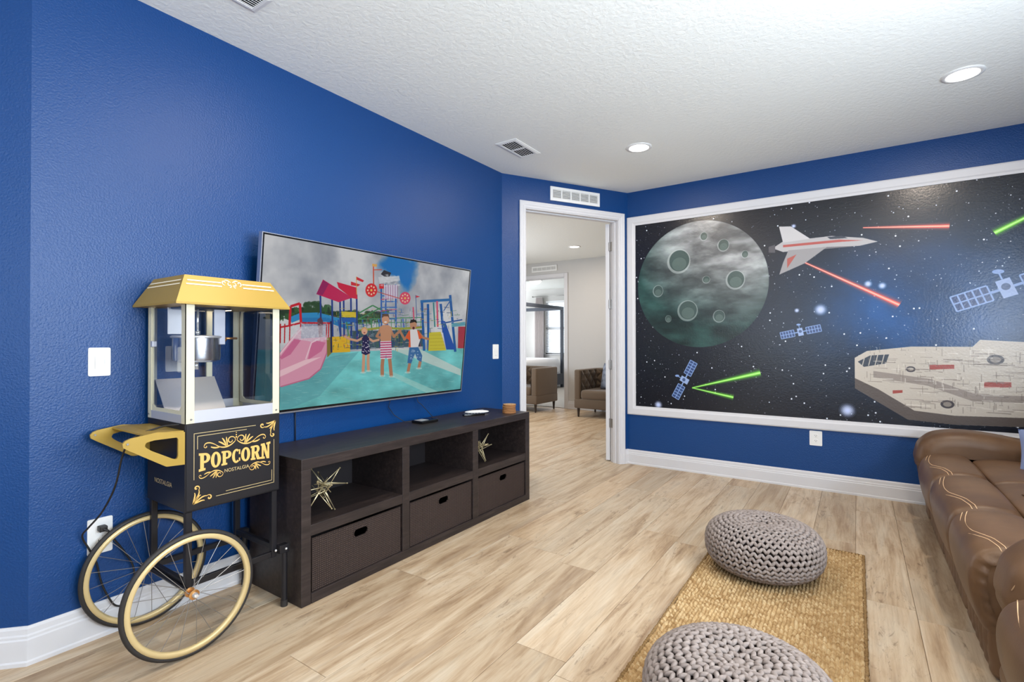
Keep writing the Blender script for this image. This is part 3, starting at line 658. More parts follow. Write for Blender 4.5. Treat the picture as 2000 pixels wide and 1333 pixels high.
for (p, q, z0, z1) in ((-7.5, WX0, 0, CEIL), (WX1, -1.0, 0, CEIL), (WX0, WX1, 0, WZ0), (WX0, WX1, WZ1, CEIL)): box(bm, (p, BY, z0), (q, BY+.14, z1))
struct(obj('wall_bedroom_back', bm, 'greige'))
wall_poly('wall_bedroom_left', [(-7.6, LY+.12), (-7.5, LY+.12), (-7.5, BY), (-7.6, BY)], 0, CEIL, 'greige'); wall_poly('wall_bedroom_right', [(-1.0, LY+.12), (-.9, LY+.12), (-.9, BY), (-1.0, BY)], 0, CEIL, 'greige')
wall_poly('wall_bedroom_front', [(-7.6, LY), (-3.6, LY), (-3.6, LY+.12), (-7.6, LY+.12)], 0, CEIL, 'greige')

# floor: sub-floor slab, every plank of the main room its own part
bm = B(); box(bm, (-3.7, YB-.2, -.06), (XR+.2, LY+.06, -.006)); floor = struct(obj('floor', bm, 'subfloor'))
bm = B(); box(bm, (-7.6, LY+.06, -.06), (-.9, BY+.1, .004)); struct(obj('floor_bedroom_carpet', bm, 'carpet'))
PW, PL = 0.228, 1.50
def plank_mesh(L):
    bm = B(); g = .0009; x0, x1, y0, y1 = -PW/2+g, PW/2-g, -L/2+g, L/2-g; c = .0016
    a = [bm.verts.new(p) for p in ((x0, y0, -.006), (x1, y0, -.006), (x1, y1, -.006), (x0, y1, -.006))]
    b = [bm.verts.new(p) for p in ((x0, y0, -c*.6), (x1, y0, -c*.6), (x1, y1, -c*.6), (x0, y1, -c*.6))]
    d = [bm.verts.new(p) for p in ((x0+c, y0+c, 0), (x1-c, y0+c, 0), (x1-c, y1-c, 0), (x0+c, y1-c, 0))]
    for lo, hi in ((a, b), (b, d)):
        for i in range(4): bm.faces.new((lo[i], lo[(i+1) % 4], hi[(i+1) % 4], hi[i]))
    bm.faces.new(d); me = bpy.data.meshes.new('plank'); bm.to_mesh(me); bm.free(); me.materials.append(MT['plank']); return me
full = plank_mesh(PL); cnt = 0; far_bits = []
rows = int((XR+1.6)/PW)+1
for r in range(rows):
    x = -1.5+PW*(r+.5); off = (r*0.437*PL+0.31*PL*((r*7) % 5)) % PL
    y = YB-off
    xx = x
    while y < LY:
        y0, y1 = max(y, YB), y+PL
        vis = (y1 > 0.3 and y0 < 5.0 and -0.1 < xx < XR) or (y1 > 5.0 and y0 < LY)
        if y1 > y0+.05:
            if y0 < 5.0 and xx > -.08: 
                inview = (y1 > 0.15)
                if inview and cnt < 298:
                    L = y1-y0; me = full if abs(L-PL) < .001 else plank_mesh(L)
                    o = bpy.data.objects.new('plank', me); C.objects.link(o); o.parent = floor; o.location = (xx, (y0+y1)/2, 0); cnt += 1
                else: far_bits.append((xx, y0, y1))
            else: far_bits.append((xx, y0, min(y1, LY)))
        y += PL
for r in range(1, 13):
    x = -1.5-PW*(r-.5); y = 2.4-(r*0.43*PL) % PL
    while y < LY:
        y0, y1 = max(y, 2.4), min(y+PL, LY)
        if y1 > y0+.03: far_bits.append((x, y0, y1))
        y += PL
bm = B()
for (x, y0, y1) in far_bits:
    g = .0009; box(bm, (x-PW/2+g, y0+g, -.006), (x+PW/2-g, y1-g, 0))
o = obj('distant_planks', bm, 'plank', floor); o['kind'] = 'stuff'

# baseboards
def basep(h=0.144, t=0.018): return [(0, 0), (-t-.004, 0), (-t-.004, .014), (-t, .02), (-t, h*.66), (-t+.004, h*.70), (-t+.004, h*.76), (-t+.008, h*.80), (-t+.009, h*.93), (-.004, h), (0, h)]
bm = B(); sweep(bm, [(-1.34, YB), (-1.34, CY-1.42), (CX, CY), (0, Ay), DW(.180, 0, 0)[:2]], basep()); struct(obj('baseboard_left', bm, 'white'))
bm = B(); sweep(bm, [DW(1.352, 0, 0)[:2], (Bx, By), (XR, By), (XR, YB), (-1.34, YB)], basep()); struct(obj('baseboard_back', bm, 'white'))
bm = B(); sweep(bm, [(BD1+.07, LY), (1.15, LY)], basep()); struct(obj('baseboard_loft', bm, 'white'))
bm = B(); sweep(bm, [(-7.5, BY), (-1.0, BY)], basep()); struct(obj('baseboard_bedroom', bm, 'white'))

# door casing, jamb, stop
cas = [(0, 0), (.062, 0), (.062, .018), (.052, .021), (.040, .017), (.030, .017), (.022, .012), (.006, .010), (0, .006)]
bm = B()
def casing_loop(bm, s0, s1, z1, side):     # three mitred lengths round the opening; profile (out from the opening, proud of the wall)
    nn = -1 if side < 0 else 1
    base = 0 if side < 0 else T
    P = [(s0, 0, -1, 0), (s0, z1, -1, 1), (s1, z1, 1, 1), (s1, 0, 1, 0)]; rows_ = []
    for (s, z, ds, dz) in P: rows_.append([bm.verts.new(DW(s+ds*o_, base+nn*h_, z+dz*o_)) for o_, h_ in cas])
    for a, b in zip(rows_, rows_[1:]):
        for i in range(len(cas)): j = (i+1) % len(cas); bm.faces.new((a[i], a[j], b[j], b[i]))
    bm.faces.new(rows_[0]); bm.faces.new(rows_[-1][::-1])
casing_loop(bm, S0-.004, S1+.004, OZ+.004, -1); casing_loop(bm, S0-.004, S1+.004, OZ+.004, 1)
struct(obj('trim_1', bm, 'white'))
bm = B(); j = .019
dwbox(bm, S0-.016, S0+j-.016, -.002, T+.002, 0, OZ); dwbox(bm, S1-j+.016, S1+.016, -.002, T+.002, 0, OZ); dwbox(bm, S0-.016, S1+.016, -.002, T+.002, OZ-.003, OZ+.016)
dwbox(bm, S0, S0+.012, .045, .085, 0, OZ); dwbox(bm, S1-.012, S1, .045, .085, 0, OZ); dwbox(bm, S0, S1, .045, .085, OZ-.014, OZ)
struct(obj('trim_2', bm, 'white'))
# the door leaf, folded back into the loft
hx, hy, _ = DW(S1-.004, T+.006, 0)
door = bpy.data.objects.new('door_1', None); C.objects.link(door); door['kind'] = 'structure'; door.location = (hx, hy, 0)
door['label'] = 'white panelled door swung open into the room beyond'
DWID = 1.03
bm = B(); box(bm, (hx-.045, hy, .012), (hx-.004, hy+DWID, OZ-.01), .002, 1); obj('door_leaf', bm, 'white', door)
for (za, zb) in ((.25, 1.0), (1.15, 2.25)):
    for (ya, yb) in ((.13, .46), (.57, .90)):
        for xs in (hx-.049, hx-.006):
            bm = B(); box(bm, (xs, hy+ya, za), (xs+.008, hy+yb, zb), .004, 1); obj('door_panel', bm, 'white', door)
bm = B(); cyl(bm, (hx-.045, hy+.95, .95), (hx-.10, hy+.95, .95), .012); cyl(bm, (hx-.09, hy+.95, .95), (hx-.09, hy+.83, .95), .009); cyl(bm, (hx-.004, hy+.95, .95), (hx+.05, hy+.95, .95), .012); cyl(bm, (hx+.045, hy+.95, .95), (hx+.045, hy+.83, .95), .009); obj('door_handle', bm, 'nickel', door)
door.rotation_euler = (0, 0, R(17))
for z in (2.206, 1.614, .994, .395):
    bm = B(); q = .045
    c0 = Vector(DW(S1-.008, T-.022, z)); 
    prism(bm, [(T-.052, z-q), (T+.004, z-q), (T+.004, z+q), (T-.052, z+q)], lambda n, zz, d: DW(S1-.005-d, n, zz), 0, .003)
    box(bm, (hx-.042, hy-.003, z-q), (hx-.006, hy+.001, z+q)); cyl(bm, (hx-.003, hy-.003, z-q), (hx-.003, hy-.003, z+q), .0075)
    for dz in (-.028, 0, .028): prism(bm, [(T-.030+.004*math.cos(a), z+dz+.004*math.sin(a)) for a in np.linspace(0, 2*PI, 9)[:-1]], lambda n, zz, d: DW(S1-.008-d, n, zz), 0, .001)
    struct(obj('door_hinge', bm, 'nickel'))
# bedroom door casing
bm = B()
for (x0, x1, z0, z1) in ((BD0-.07, BD0, 0, BDZ+.07), (BD1, BD1+.07, 0, BDZ+.07), (BD0, BD1, BDZ, BDZ+.07)): box(bm, (x0, LY-.018, z0), (x1, LY, z1), .004, 1)
box(bm, (BD0-.002, LY-.004, 0), (BD0+.012, LY+.124, BDZ)); box(bm, (BD1-.012, LY-.004, 0), (BD1+.002, LY+.124, BDZ)); box(bm, (BD0, LY-.004, BDZ-.012), (BD1, LY+.124, BDZ+.002))
struct(obj('trim_3', bm, 'white'))

# ceiling lights
can0 = None
def can_light(x, y, label, group='recessed ceiling lights'):
    t = thing('recessed_light', label, 'ceiling light', (x, y, CEIL), group)
    bm = B(); lathe(bm, [(.098, -.0005), (.097, -.004), (.080, -.008), (.074, -.006), (.072, -.0005)], (x, y, CEIL), 40); obj('trim_ring', bm, 'plastic_white', t, True)
    bm = B(); lathe(bm, [(.077, -.005), (.06, -.010), (.03, -.013), (0, -.014)], (x, y, CEIL), 40); obj('diffuser', bm, 'lampglow', t, True)
    return t
LBL = ['round recessed ceiling light near the far corner, left one of two over the mural end', 'round recessed ceiling light at the upper right, in front of the mural']
LBL2 = ['round recessed ceiling light above the near side of the jute rug, just out of frame', 'round recessed ceiling light above the nearer recliner, out of frame', 'round recessed ceiling light behind the camera, on the popcorn cart side', 'round recessed ceiling light behind the camera, on the window side']
for i, (x, y) in enumerate(CANS):
    can_light(x, y, LBL[i] if i < 2 else LBL2[i-2])
can_light(*LOFT_CAN, 'round recessed ceiling light seen through the open doorway')

# ceiling registers
def register(x0, x1, y0, y1, label, nb=7):
    t = thing('ceiling_vent', label, 'vent', ((x0+x1)/2, (y0+y1)/2, CEIL), 'ceiling air registers')
    z = CEIL; bm = B(); e = .028
    prof = [(0, 0), (0, -.003), (e*.6, -.009), (e, -.009), (e, 0)]
    P = [(x0, y0, 1, 1), (x1, y0, -1, 1), (x1, y1, -1, -1), (x0, y1, 1, -1)]; rw = [[bm.verts.new((px+dx*a, py+dy*a, z+b)) for a, b in prof] for px, py, dx, dy in P]
    for k in range(4):
        a, b = rw[k], rw[(k+1) % 4]
        for i in range(len(prof)): q = (i+1) % len(prof); bm.faces.new((a[i], a[q], b[q], b[i]))
    ym = (y0+y1)/2; box(bm, (x0+e, ym-.008, z-.008), (x1-e, ym+.008, z-.001)); obj('frame', bm, 'plastic_white', t)
    bm = B(); box(bm, (x0+e, y0+e, z-.0015), (x1-e, y1-e, z-.0005)); obj('duct_shade', bm, 'hole', t)  # flat black sheet painted as the shade inside the duct
    for (ya, yb) in ((y0+e, ym-.008), (ym+.008, y1-e)):
        for k in range(nb):
            xc = x0+e+(x1-x0-2*e)*(k+.5)/nb; bm = B(); box(bm, (xc-.0060, ya, z-.0068), (xc+.0060, yb, z-.0054), rot=Matrix.Rotation(R(25), 3, 'Y')); obj('slat', bm, 'plastic_white', t)
    return t
register(.345, .535, 3.10, 3.455, 'white ceiling air vent above the door end of the blue wall')
register(.345, .500, .86, 1.238, 'white ceiling air vent at the top left edge of the picture')
def transfer(fn, u0, u1, z0, z1, label, n=5):
    t = thing('wall_vent', label, 'vent', fn(((u0+u1)/2), 0, z0), 'transfer grilles over the doors')
    bm = B(); e = .026; cw = (u1-u0-2*e-.012*(n-1))/n
    F = lambda u, z, d: fn(u, d, z)
    def bx(bm, a, b, c, d, d0, d1): prism(bm, [(a, c), (b, c), (b, d), (a, d)], F, d0, d1)
    bx(bm, u0, u0+e, z0, z1, 0, .012); bx(bm, u1-e, u1, z0, z1, 0, .012); bx(bm, u0+e, u1-e, z0, z0+e, 0, .012); bx(bm, u0+e, u1-e, z1-e, z1, 0, .012)
    for k in range(1, n): a = u0+e+k*cw+(k-1)*.012; bx(bm, a, a+.012, z0+e, z1-e, 0, .012)
    obj('frame', bm, 'plastic_white', t)
    bm = B(); bx(bm, u0+e, u1-e, z0+e, z1-e, 0, .001); obj('backing', bm, 'nickel', t)
    m_ = 6
    for k in range(m_):
        z = z0+e+(z1-z0-2*e)*(k+.5)/m_; bm = B(); prism(bm, [(.002, z+.004), (.004, z+.005), (.011, z-.004), (.009, z-.005)], lambda d, zz, u: fn(u, d, zz), u0+e, u1-e); obj('louvre', bm, 'plastic_white', t)
    return t
transfer(lambda u, d, z: DW(u, -d, z), .495, 1.053, 2.556, 2.688, 'white louvred transfer grille in the blue wall above the open doorway')
transfer(lambda u, d, z: (u, LY-d, z), -2.55, -2.0, 2.565, 2.675, 'small white transfer grille over the bedroom door beyond the doorway')

# wall plates
def plate(nm, label, cat, fn, u0, u1, z0, z1, kind, group=None):
    t = thing(nm, label, cat, fn((u0+u1)/2, 0, z0), group)
    bm = B(); L = rrect(u0, u1, z0, z1, .006, 3); F = lambda u, z, d: fn(u, d, z); prism(bm, L, F, 0, .005); obj('cover_plate', bm, 'plastic_white', t)
    uc, zc = (u0+u1)/2, (z0+z1)/2
    if kind == 'rocker':
        bm = B(); ringplate(bm, resample(rrect(uc-.021, uc+.021, zc-.036, zc+.036, .003, 2), 40), resample(rrect(uc-.0165, uc+.0165, zc-.0315, zc+.0315, .003, 2), 40), F, .004, .0065); obj('switch_surround', bm, 'plastic_white', t)
        bm = B(); prism(bm, [(0.004, zc-.031), (.010, zc-.031), (.0065, zc), (.0065, zc+.031), (.004, zc+.031)], lambda d, z, u: fn(u, d, z), uc-.016, uc+.016); obj('rocker', bm, 'plastic_white', t)
    else:
        for dz in (-.021, .021):
            bm = B(); prism(bm, rrect(uc-.0165, uc+.0165, zc+dz-.014, zc+dz+.014, .008, 4), F, .004, .0065); f = obj('socket_face', bm, 'plastic_white', t)
            bm = B()
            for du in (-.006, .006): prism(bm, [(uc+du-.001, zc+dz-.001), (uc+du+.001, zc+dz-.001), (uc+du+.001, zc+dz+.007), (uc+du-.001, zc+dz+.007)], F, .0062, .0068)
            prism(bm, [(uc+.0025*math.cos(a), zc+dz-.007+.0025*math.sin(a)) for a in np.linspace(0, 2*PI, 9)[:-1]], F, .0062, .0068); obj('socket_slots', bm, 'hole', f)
    return t
LW = lambda u, d, z: (d, u, z)
plate('light_switch', 'white rocker switch plate on the blue wall left of the popcorn cart', 'switch', LW, .731, .806, 1.085, 1.203, 'rocker')
plate('light_switch', 'white rocker switch plate seen through the glass of the popcorn machine', 'switch', LW, 1.013, 1.088, 1.090, 1.208, 'rocker')
plate('light_switch', 'white switch plate right of the television beside the door corner', 'switch', LW, 3.528, 3.612, 1.079, 1.206, 'rocker')
plate('power_outlet', 'large white outlet plate low on the blue wall behind the cart wheel', 'outlet', LW, .731, .816, .345, .492, 'out')
plate('power_outlet', 'white outlet plate just under the frame of the space mural', 'outlet', lambda u, d, z: (u, By-d, z), 2.286, 2.376, .363, .485, 'out')

# framed mural
mu = thing('wall_mural', 'large printed outer space mural with stars and planet in a white frame', 'mural', (2.4, By, MZ0))
me = bpy.data.meshes.new('mural_panel'); p0 = wl(mu)
cr = [(MX0-.01, By-.004, MZ0-.01), (MX1+.01, By-.004, MZ0-.01), (MX1+.01, By-.004, MZ1+.01), (MX0-.01, By-.004, MZ1+.01)]; bk = [(x, By-.0005, z) for x, y, z in cr]
me.from_pydata([Vector(c)-p0 for c in cr+bk], [], [(0, 1, 2, 3), (4, 7, 6, 5), (0, 4, 5, 1), (1, 5, 6, 2), (2, 6, 7, 3), (3, 7, 4, 0)]); o = finish('mural_panel', me, 'mural', mu, False)
uvquad(o, [(0, 0), (1, 0), (1, 1), (0, 1)]*2)
fw = .088; prof = [(0, 0), (0, .014), (.010, .020), (.060, .020), (.070, .014), (fw, .011), (fw, 0)]
P = [(MX0-fw, MZ0-fw, 1, 1), (MX1+fw, MZ0-fw, -1, 1), (MX1+fw, MZ1+fw, -1, -1), (MX0-fw, MZ1+fw, 1, -1)]
for k in range(4):
    bm = B(); a = [bm.verts.new((P[k][0]+P[k][2]*o_, By-h_, P[k][1]+P[k][3]*o_)) for o_, h_ in prof]; q = P[(k+1) % 4]; b = [bm.verts.new((q[0]+q[2]*o_, By-h_, q[1]+q[3]*o_)) for o_, h_ in prof]
    for i in range(len(prof)): jn = (i+1) % len(prof); bm.faces.new((a[i], a[jn], b[jn], b[i]))
    bm.faces.new(a); bm.faces.new(b[::-1]); obj('frame_moulding', bm, 'white', mu)

# ------------------------------------------------------------------ television
tvz0, tvz1, tvx0, tvx1, tvy0, tvy1 = .84, 1.783, .060, .159, 1.379, 3.038
tv = thing('television', 'large flat television tilted down on the blue wall, showing children at a water playground', 'television', (tvx0, (tvy0+tvy1)/2, tvz0))
upv = Vector((tvx1-tvx0, 0, tvz1-tvz0)); TH = upv.length; upv.normalize(); nrm = Vector((upv.z, 0, -upv.x))
def TV(y, h, d): return Vector((tvx0, 0, tvz0))+Vector((0, y, 0))+upv*h+nrm*d
def tvbox(bm, y0, y1, h0, h1, d0, d1): prism(bm, [(y0, h0), (y1, h0), (y1, h1), (y0, h1)], lambda u, v, d: TV(u, v, d), d0, d1)
bm = B(); tvbox(bm, tvy0+.01, tvy1-.01, .01, TH-.01, -.028, -.004); obj('rear_shell', bm, 'gloss_black', tv)
bm = B(); ringplate(bm, [(tvy0, 0), (tvy1, 0), (tvy1, TH), (tvy0, TH)], [(tvy0+.005, .008), (tvy1-.005, .008), (tvy1-.005, TH-.004), (tvy0+.005, TH-.004)], lambda u, v, d: TV(u, v, d), -.03, 0); obj('bezel', bm, 'tvframe', tv)
bm = B(); ringplate(bm, [(tvy0+.005, .008), (tvy1-.005, .008), (tvy1-.005, TH-.004), (tvy0+.005, TH-.004)], [(tvy0+.014, .020), (tvy1-.012, .020), (tvy1-.012, TH-.012), (tvy0+.014, TH-.012)], lambda u, v, d: TV(u, v, d), -.02, -.002); obj('screen_border', bm, 'gloss_black', tv)
me = bpy.data.meshes.new('screen'); cs = [TV(tvy0+.013, .019, -.0035), TV(tvy1-.011, .019, -.0035), TV(tvy1-.011, TH-.011, -.0035), TV(tvy0+.013, TH-.011, -.0035)]
me.from_pydata([c-wl(tv) for c in cs], [], [(0, 1, 2, 3)]); o = finish('screen', me, 'tvpic', tv, False); uvquad(o, [(0, 0), (1, 0), (1, 1), (0, 1)])
bm = B(); box(bm, (0.002, 1.9, 1.15), (.014, 2.5, 1.5)); box(bm, (.01, 2.0, 1.2), (.05, 2.05, 1.48)); box(bm, (.01, 2.36, 1.2), (.05, 2.41, 1.48)); obj('wall_bracket', bm, 'black', tv)

# ------------------------------------------------------------------ media console
SY0, SY1, SXF, SXB, SH = 1.374, 3.331, .504, .055, .682
st = thing('media_console', 'long espresso wood media console under the television with three cubbies', 'console', ((SXF+SXB)/2, (SY0+SY1)/2, 0))
bv = .0025
bm = B(); box(bm, (SXB, SY0, .632), (SXF, SY1, SH), bv); obj('top', bm, 'darkwood', st)
bm = B(); box(bm, (SXB, SY0+.052, 0), (SXF, SY1-.052, .048), bv); obj('bottom_panel', bm, 'darkwood', st)
for (a, b) in ((SY0, SY0+.050), (SY1-.054, SY1)): bm = B(); box(bm, (SXB, a, 0), (SXF, b, .632), bv); obj('side_panel', bm, 'darkwood', st)
for (a, b) in ((2.001, 2.055), (2.632, 2.688)): bm = B(); box(bm, (SXB, a, .048), (SXF-.001, b, .632), bv); obj('divider', bm, 'darkwood', st)
BAYS = ((SY0+.050, 2.001), (2.055, 2.632), (2.688, SY1-.054))
for (a, b) in BAYS: bm = B(); box(bm, (SXB+.01, a, .316), (SXF-.002, b, .368), bv); obj('shelf', bm, 'darkwood', st)
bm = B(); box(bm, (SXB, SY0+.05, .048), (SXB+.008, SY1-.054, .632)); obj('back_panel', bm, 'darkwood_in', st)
BL = ['left one in the console, nearest the popcorn cart', 'middle one of three in the console', 'right one in the console, nearest the doorway']
for (a, b), lb in zip(BAYS, BL):
    t = thing('storage_basket', 'woven dark brown bin, '+lb, 'basket', (SXF-.2, (a+b)/2, .0485), 'woven baskets in the console')
    x0, x1, y0, y1, z0, z1 = SXB+.03, SXF-.012, a+.012, b-.006, .0485, .299
    ym, zm = (y0+y1)/2+.005, .245
    n = 48; hole = ray_loop(rrect(ym-.044, ym+.044, zm-.019, zm+.019, .0185, 8), (ym, zm), n); outer = ray_loop([(y0, z0), (y1, z0), (y1, z1), (y0, z1)], (ym, zm), n)
    for cy_, cz_ in ((y0, z0), (y1, z0), (y1, z1), (y0, z1)):
        k = min(range(n), key=lambda i: (outer[i][0]-cy_)**2+(outer[i][1]-cz_)**2); outer[k] = (cy_, cz_)
    bm = B(); ringplate(bm, outer, hole, lambda u, v, d: (d, u, v), x1-.006, x1); obj('front_panel', bm, 'basket', t)
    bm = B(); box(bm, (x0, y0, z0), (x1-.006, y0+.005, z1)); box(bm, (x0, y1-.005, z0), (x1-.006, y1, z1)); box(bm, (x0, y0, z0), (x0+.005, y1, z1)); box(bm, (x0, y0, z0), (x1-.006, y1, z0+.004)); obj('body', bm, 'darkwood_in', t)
    bm = B(); ringplate(bm, ray_loop(rrect(ym-.050, ym+.050, zm-.025, zm+.025, .0245, 8), (ym, zm), n), hole, lambda u, v, d: (d, u, v), x1-.001, x1+.002); obj('hole_rim', bm, 'basket', t)
# metal starbursts
def starburst(cx, cy, cz, rad, seed, label):
    t = thing('metal_starburst', label, 'ornament', (cx, cy, cz-rad*.86), 'wire starburst ornaments')
    g = np.random.default_rng(seed); tips = []
    base = [(.55, -.62, .55), (.35, .55, .75), (.25, -.75, -.55), (.2, .42, -.86), (.62, .05, -.78), (.3, .98, .05), (-.5, -.2, .84), (-.6, .5, -.55), (.1, -.97, .12), (-.4, -.8, -.4), (-.7, .3, .5), (.8, -.2, .3)]
    for k, d in enumerate(base):
        v = Vector(d).normalized()
        for q in range(2):
            off = Vector((g.uniform(-1, 1), g.uniform(-1, 1), g.uniform(-1, 1))).normalized()*rad*.30
            L = rad*(1.0 if k % 2 else .88); tip = v*L; tail = -v*L*.22+off
            bm = B(); cyl(bm, Vector((cx, cy, cz))+tail, Vector((cx, cy, cz))+tip, .0021, n=6)
            bmesh.ops.create_icosphere(bm, subdivisions=1, radius=.0052, matrix=Matrix.Translation(Vector((cx, cy, cz))+tip)); obj('rod', bm, 'champagne', t, True)
    return t
starburst(.40, 1.555, .490, .128, 4, 'champagne metal starburst ornament on the shelf of the left cubby')
starburst(.40, 2.812, .480, .120, 9, 'champagne metal starburst ornament on the shelf of the right cubby')
# small things on top
t = thing('streaming_box', 'small flat black media box under the television cables', 'device', (.20, 2.50, SH))
bm = B(); box(bm, (.145, 2.42, SH), (.245, 2.575, SH+.018), .004); obj('body', bm, 'gloss_black', t)
bm = B(); box(bm, (.160, 2.43, SH+.018), (.225, 2.50, SH+.0195)); obj('glossy_top', bm, 'steel_soft', t)
bm = B(); tube(bm, [(.2, 2.575, SH+.008), (.17, 2.60, SH+.02), (.06, 2.60, SH+.10), (.04, 2.585, .80), (.043, 2.57, .839)], .0025, 6); tag(obj('television_cable', bm, 'cord', smooth=True), 'thin black cable hanging from the television to the small media box', 'cable')
bm = B(); tube(bm, [(.145, 2.43, SH+.008), (.10, 2.40, SH+.006), (.03, 2.37, SH+.05), (.02, 2.33, .79), (.038, 2.33, .839)], .0025, 6); tag(obj('television_cable', bm, 'cord', smooth=True), 'thin looping cable below the television, left of the media box', 'cable')
bm = B(); tube(bm, [(.012, 1.655, .60), (.012, 1.655, .75), (.014, 1.652, .95)], .003, 6); tag(obj('television_cable', bm, 'cord', smooth=True), 'straight cable down the blue wall beside the popcorn machine', 'cable')
t = thing('remote_control', 'slim black remote control lying in front of the white one on the console', 'remote', (.27, 2.93, SH))
bm = B(); box(bm, (-.085, -.019, 0), (.085, .019, .014), .005); bmesh.ops.transform(bm, matrix=Matrix.Translation((.27, 2.93, SH)) @ Matrix.Rotation(R(63), 4, 'Z'), verts=bm.verts); obj('body', bm, 'gloss_black', t, autosm=35)
bm = B()
for i in range(6):
    for j in range(3): box(bm, (-.07+i*.024-.004, -.011+j*.011-.003, .0135), (-.07+i*.024+.004, -.011+j*.011+.003, .0155))
bmesh.ops.transform(bm, matrix=Matrix.Translation((.27, 2.93, SH)) @ Matrix.Rotation(R(63), 4, 'Z'), verts=bm.verts); obj('buttons', bm, 'nickel', t)
t = thing('remote_control', 'rounded white remote control lying behind the black one on the console', 'remote', (.22, 3.05, SH))
bm = B(); bmesh.ops.create_uvsphere(bm, u_segments=24, v_segments=12, radius=1, matrix=Matrix.Translation((.22, 3.03, SH+.012)) @ Matrix.Rotation(R(50), 4, 'Z') @ Matrix.Diagonal((.095, .034, .013, 1))); obj('body', bm, 'plastic_white', t, True)
bm = B(); lathe(bm, [(.016, SH+.0245), (.016, SH+.0265), (0, SH+.027)], (.235, 3.07, 0), 20); obj('button_pad', bm, 'nickel', t)
t0 = None
for k in range(5):
    cx, cy, rr = .405+random.uniform(-.004, .004), 3.20+random.uniform(-.004, .004), .052+random.uniform(-.002, .002); z = SH+k*.0135
    names = ['bottom round wood slice coaster of the stack', 'second lowest round wood slice coaster of the stack', 'middle round wood slice coaster of the stack', 'second highest round wood slice coaster of the stack', 'topmost round wood slice coaster of the stack']
    t = thing('wood_coaster', names[k]+' at the door end of the console', 'coaster', (cx, cy, z), 'wood slice coasters')
    n = 28; rad_ = [rr*(1+.02*math.sin(3*a+k)+.012*math.sin(7*a+2*k)) for a in np.linspace(0, 2*PI, n, endpoint=False)]
    bm = B(); prism(bm, [(cx+(q-.002)*math.cos(2*PI*i/n), cy+(q-.002)*math.sin(2*PI*i/n)) for i, q in enumerate(rad_)], lambda u, v, d: (u, v, d), z+.0003, z+.0115); obj('slice', bm, 'woodslice', t)
    bm = B(); ringplate(bm, [(cx+q*math.cos(2*PI*i/n), cy+q*math.sin(2*PI*i/n)) for i, q in enumerate(rad_)], [(cx+(q-.002)*math.cos(2*PI*i/n), cy+(q-.002)*math.sin(2*PI*i/n)) for i, q in enumerate(rad_)], lambda u, v, d: (u, v, d), z+.0008, z+.011); obj('bark_rim', bm, 'bark', t)

# ------------------------------------------------------------------ popcorn cart
KX0, KX1, KY0, KY1 = .045, .402, .928, 1.328
pc = thing('popcorn_cart', 'black and gold popcorn machine on a two wheeled cart beside the blue wall', 'popcorn machine', ((KX0+KX1)/2, (KY0+KY1)/2, 0))
CZ0, CZ1, GZ1 = .541, .897, 1.388
F_front = lambda u, v, d: (KX1+d, u, v)            # u along Y, v up
F_side = lambda u, v, d: (u, KY0-d, v)             # u along X, v up, facing the camera side
bm = B(); box(bm, (KX0, KY0, CZ0), (KX1, KY1, CZ1), .003, 1); cab = obj('cabinet', bm, 'black', pc)
bm = B(); box(bm, (KX1-.001, KY0+.004, CZ0+.006), (KX1+.003, KY1-.004, CZ1-.004), .0015, 1); pan = obj('front_panel', bm, 'black', pc)
# printed ornament on the front panel
def ribbon(bm, pts, wd, F, d=.0035, taper=True):
    n = len(pts); L = []; Rr = []
    for i, (u, v) in enumerate(pts):
        a = pts[max(0, i-1)]; b = pts[min(n-1, i+1)]; dx, dy = b[0]-a[0], b[1]-a[1]; l = math.hypot(dx, dy) or 1; nx, ny = -dy/l, dx/l
        w_ = wd*(.35+.65*math.sin(PI*(i+.5)/n)) if taper else wd
        L.append(bm.verts.new(F(u+nx*w_/2, v+ny*w_/2, d))); Rr.append(bm.verts.new(F(u-nx*w_/2, v-ny*w_/2, d)))
    for i in range(n-1): bm.faces.new((L[i], L[i+1], Rr[i+1], Rr[i]))
def spiral(cx, cy, r0, a0, a1, r1=0.0, n=22): return [(cx+(r0+(r1-r0)*t)*math.cos(a0+(a1-a0)*t), cy+(r0+(r1-r0)*t)*math.sin(a0+(a1-a0)*t)) for t in np.linspace(0, 1, n)]
def bez(p0, p1, p2, p3, n=16): return [tuple((1-t)**3*np.array(p0)+3*(1-t)**2*t*np.array(p1)+3*(1-t)*t*t*np.array(p2)+t**3*np.array(p3)) for t in np.linspace(0, 1, n)]
yc = (KY0+KY1)/2
bm = B(); fl = .0022
ua, ub, va, vb = KY0+.032, KY1-.030, CZ0+.042, CZ1-.042
def ln(a, b): ribbon(bm, [a, b], fl, F_front, taper=False)
ln((ua, va+.085), (ua, vb)); ln((ua-.001, vb), (ub-.085, vb)); ln((ua+.013, vb-.012), (ub-.125, vb-.012)); ln((ua+.013, vb-.012), (ua+.013, vb-.065))
ln((ub, vb-.075), (ub, va)); ln((ub+.001, va), (ua+.085, va)); ln((ub-.010, va+.012), (ua+.125, va+.012)); ln((ub-.010, va+.012), (ub-.010, va+.06))
obj('gold_border_lines', bm, 'rim', pan)
def corner(bm, cx, cy, sx, sy, s=1.0):
    for pts in (bez((0, 0), (.02, .01), (.035, .03), (.055, .022)), spiral(.062, .014, .012, R(130), R(-250)), bez((0, 0), (.01, .02), (.03, .035), (.022, .055)), spiral(.014, .062, .012, R(-40), R(340)), bez((0, 0), (.012, .012), (.02, .03), (.03, .032)), bez((0, 0), (.02, .004), (.035, .012), (.045, .006)), bez((0, 0), (.004, .02), (.012, .035), (.006, .045))):
        ribbon(bm, [(cx+sx*u*s, cy+sy*v*s) for u, v in pts], .0055*s, F_front)
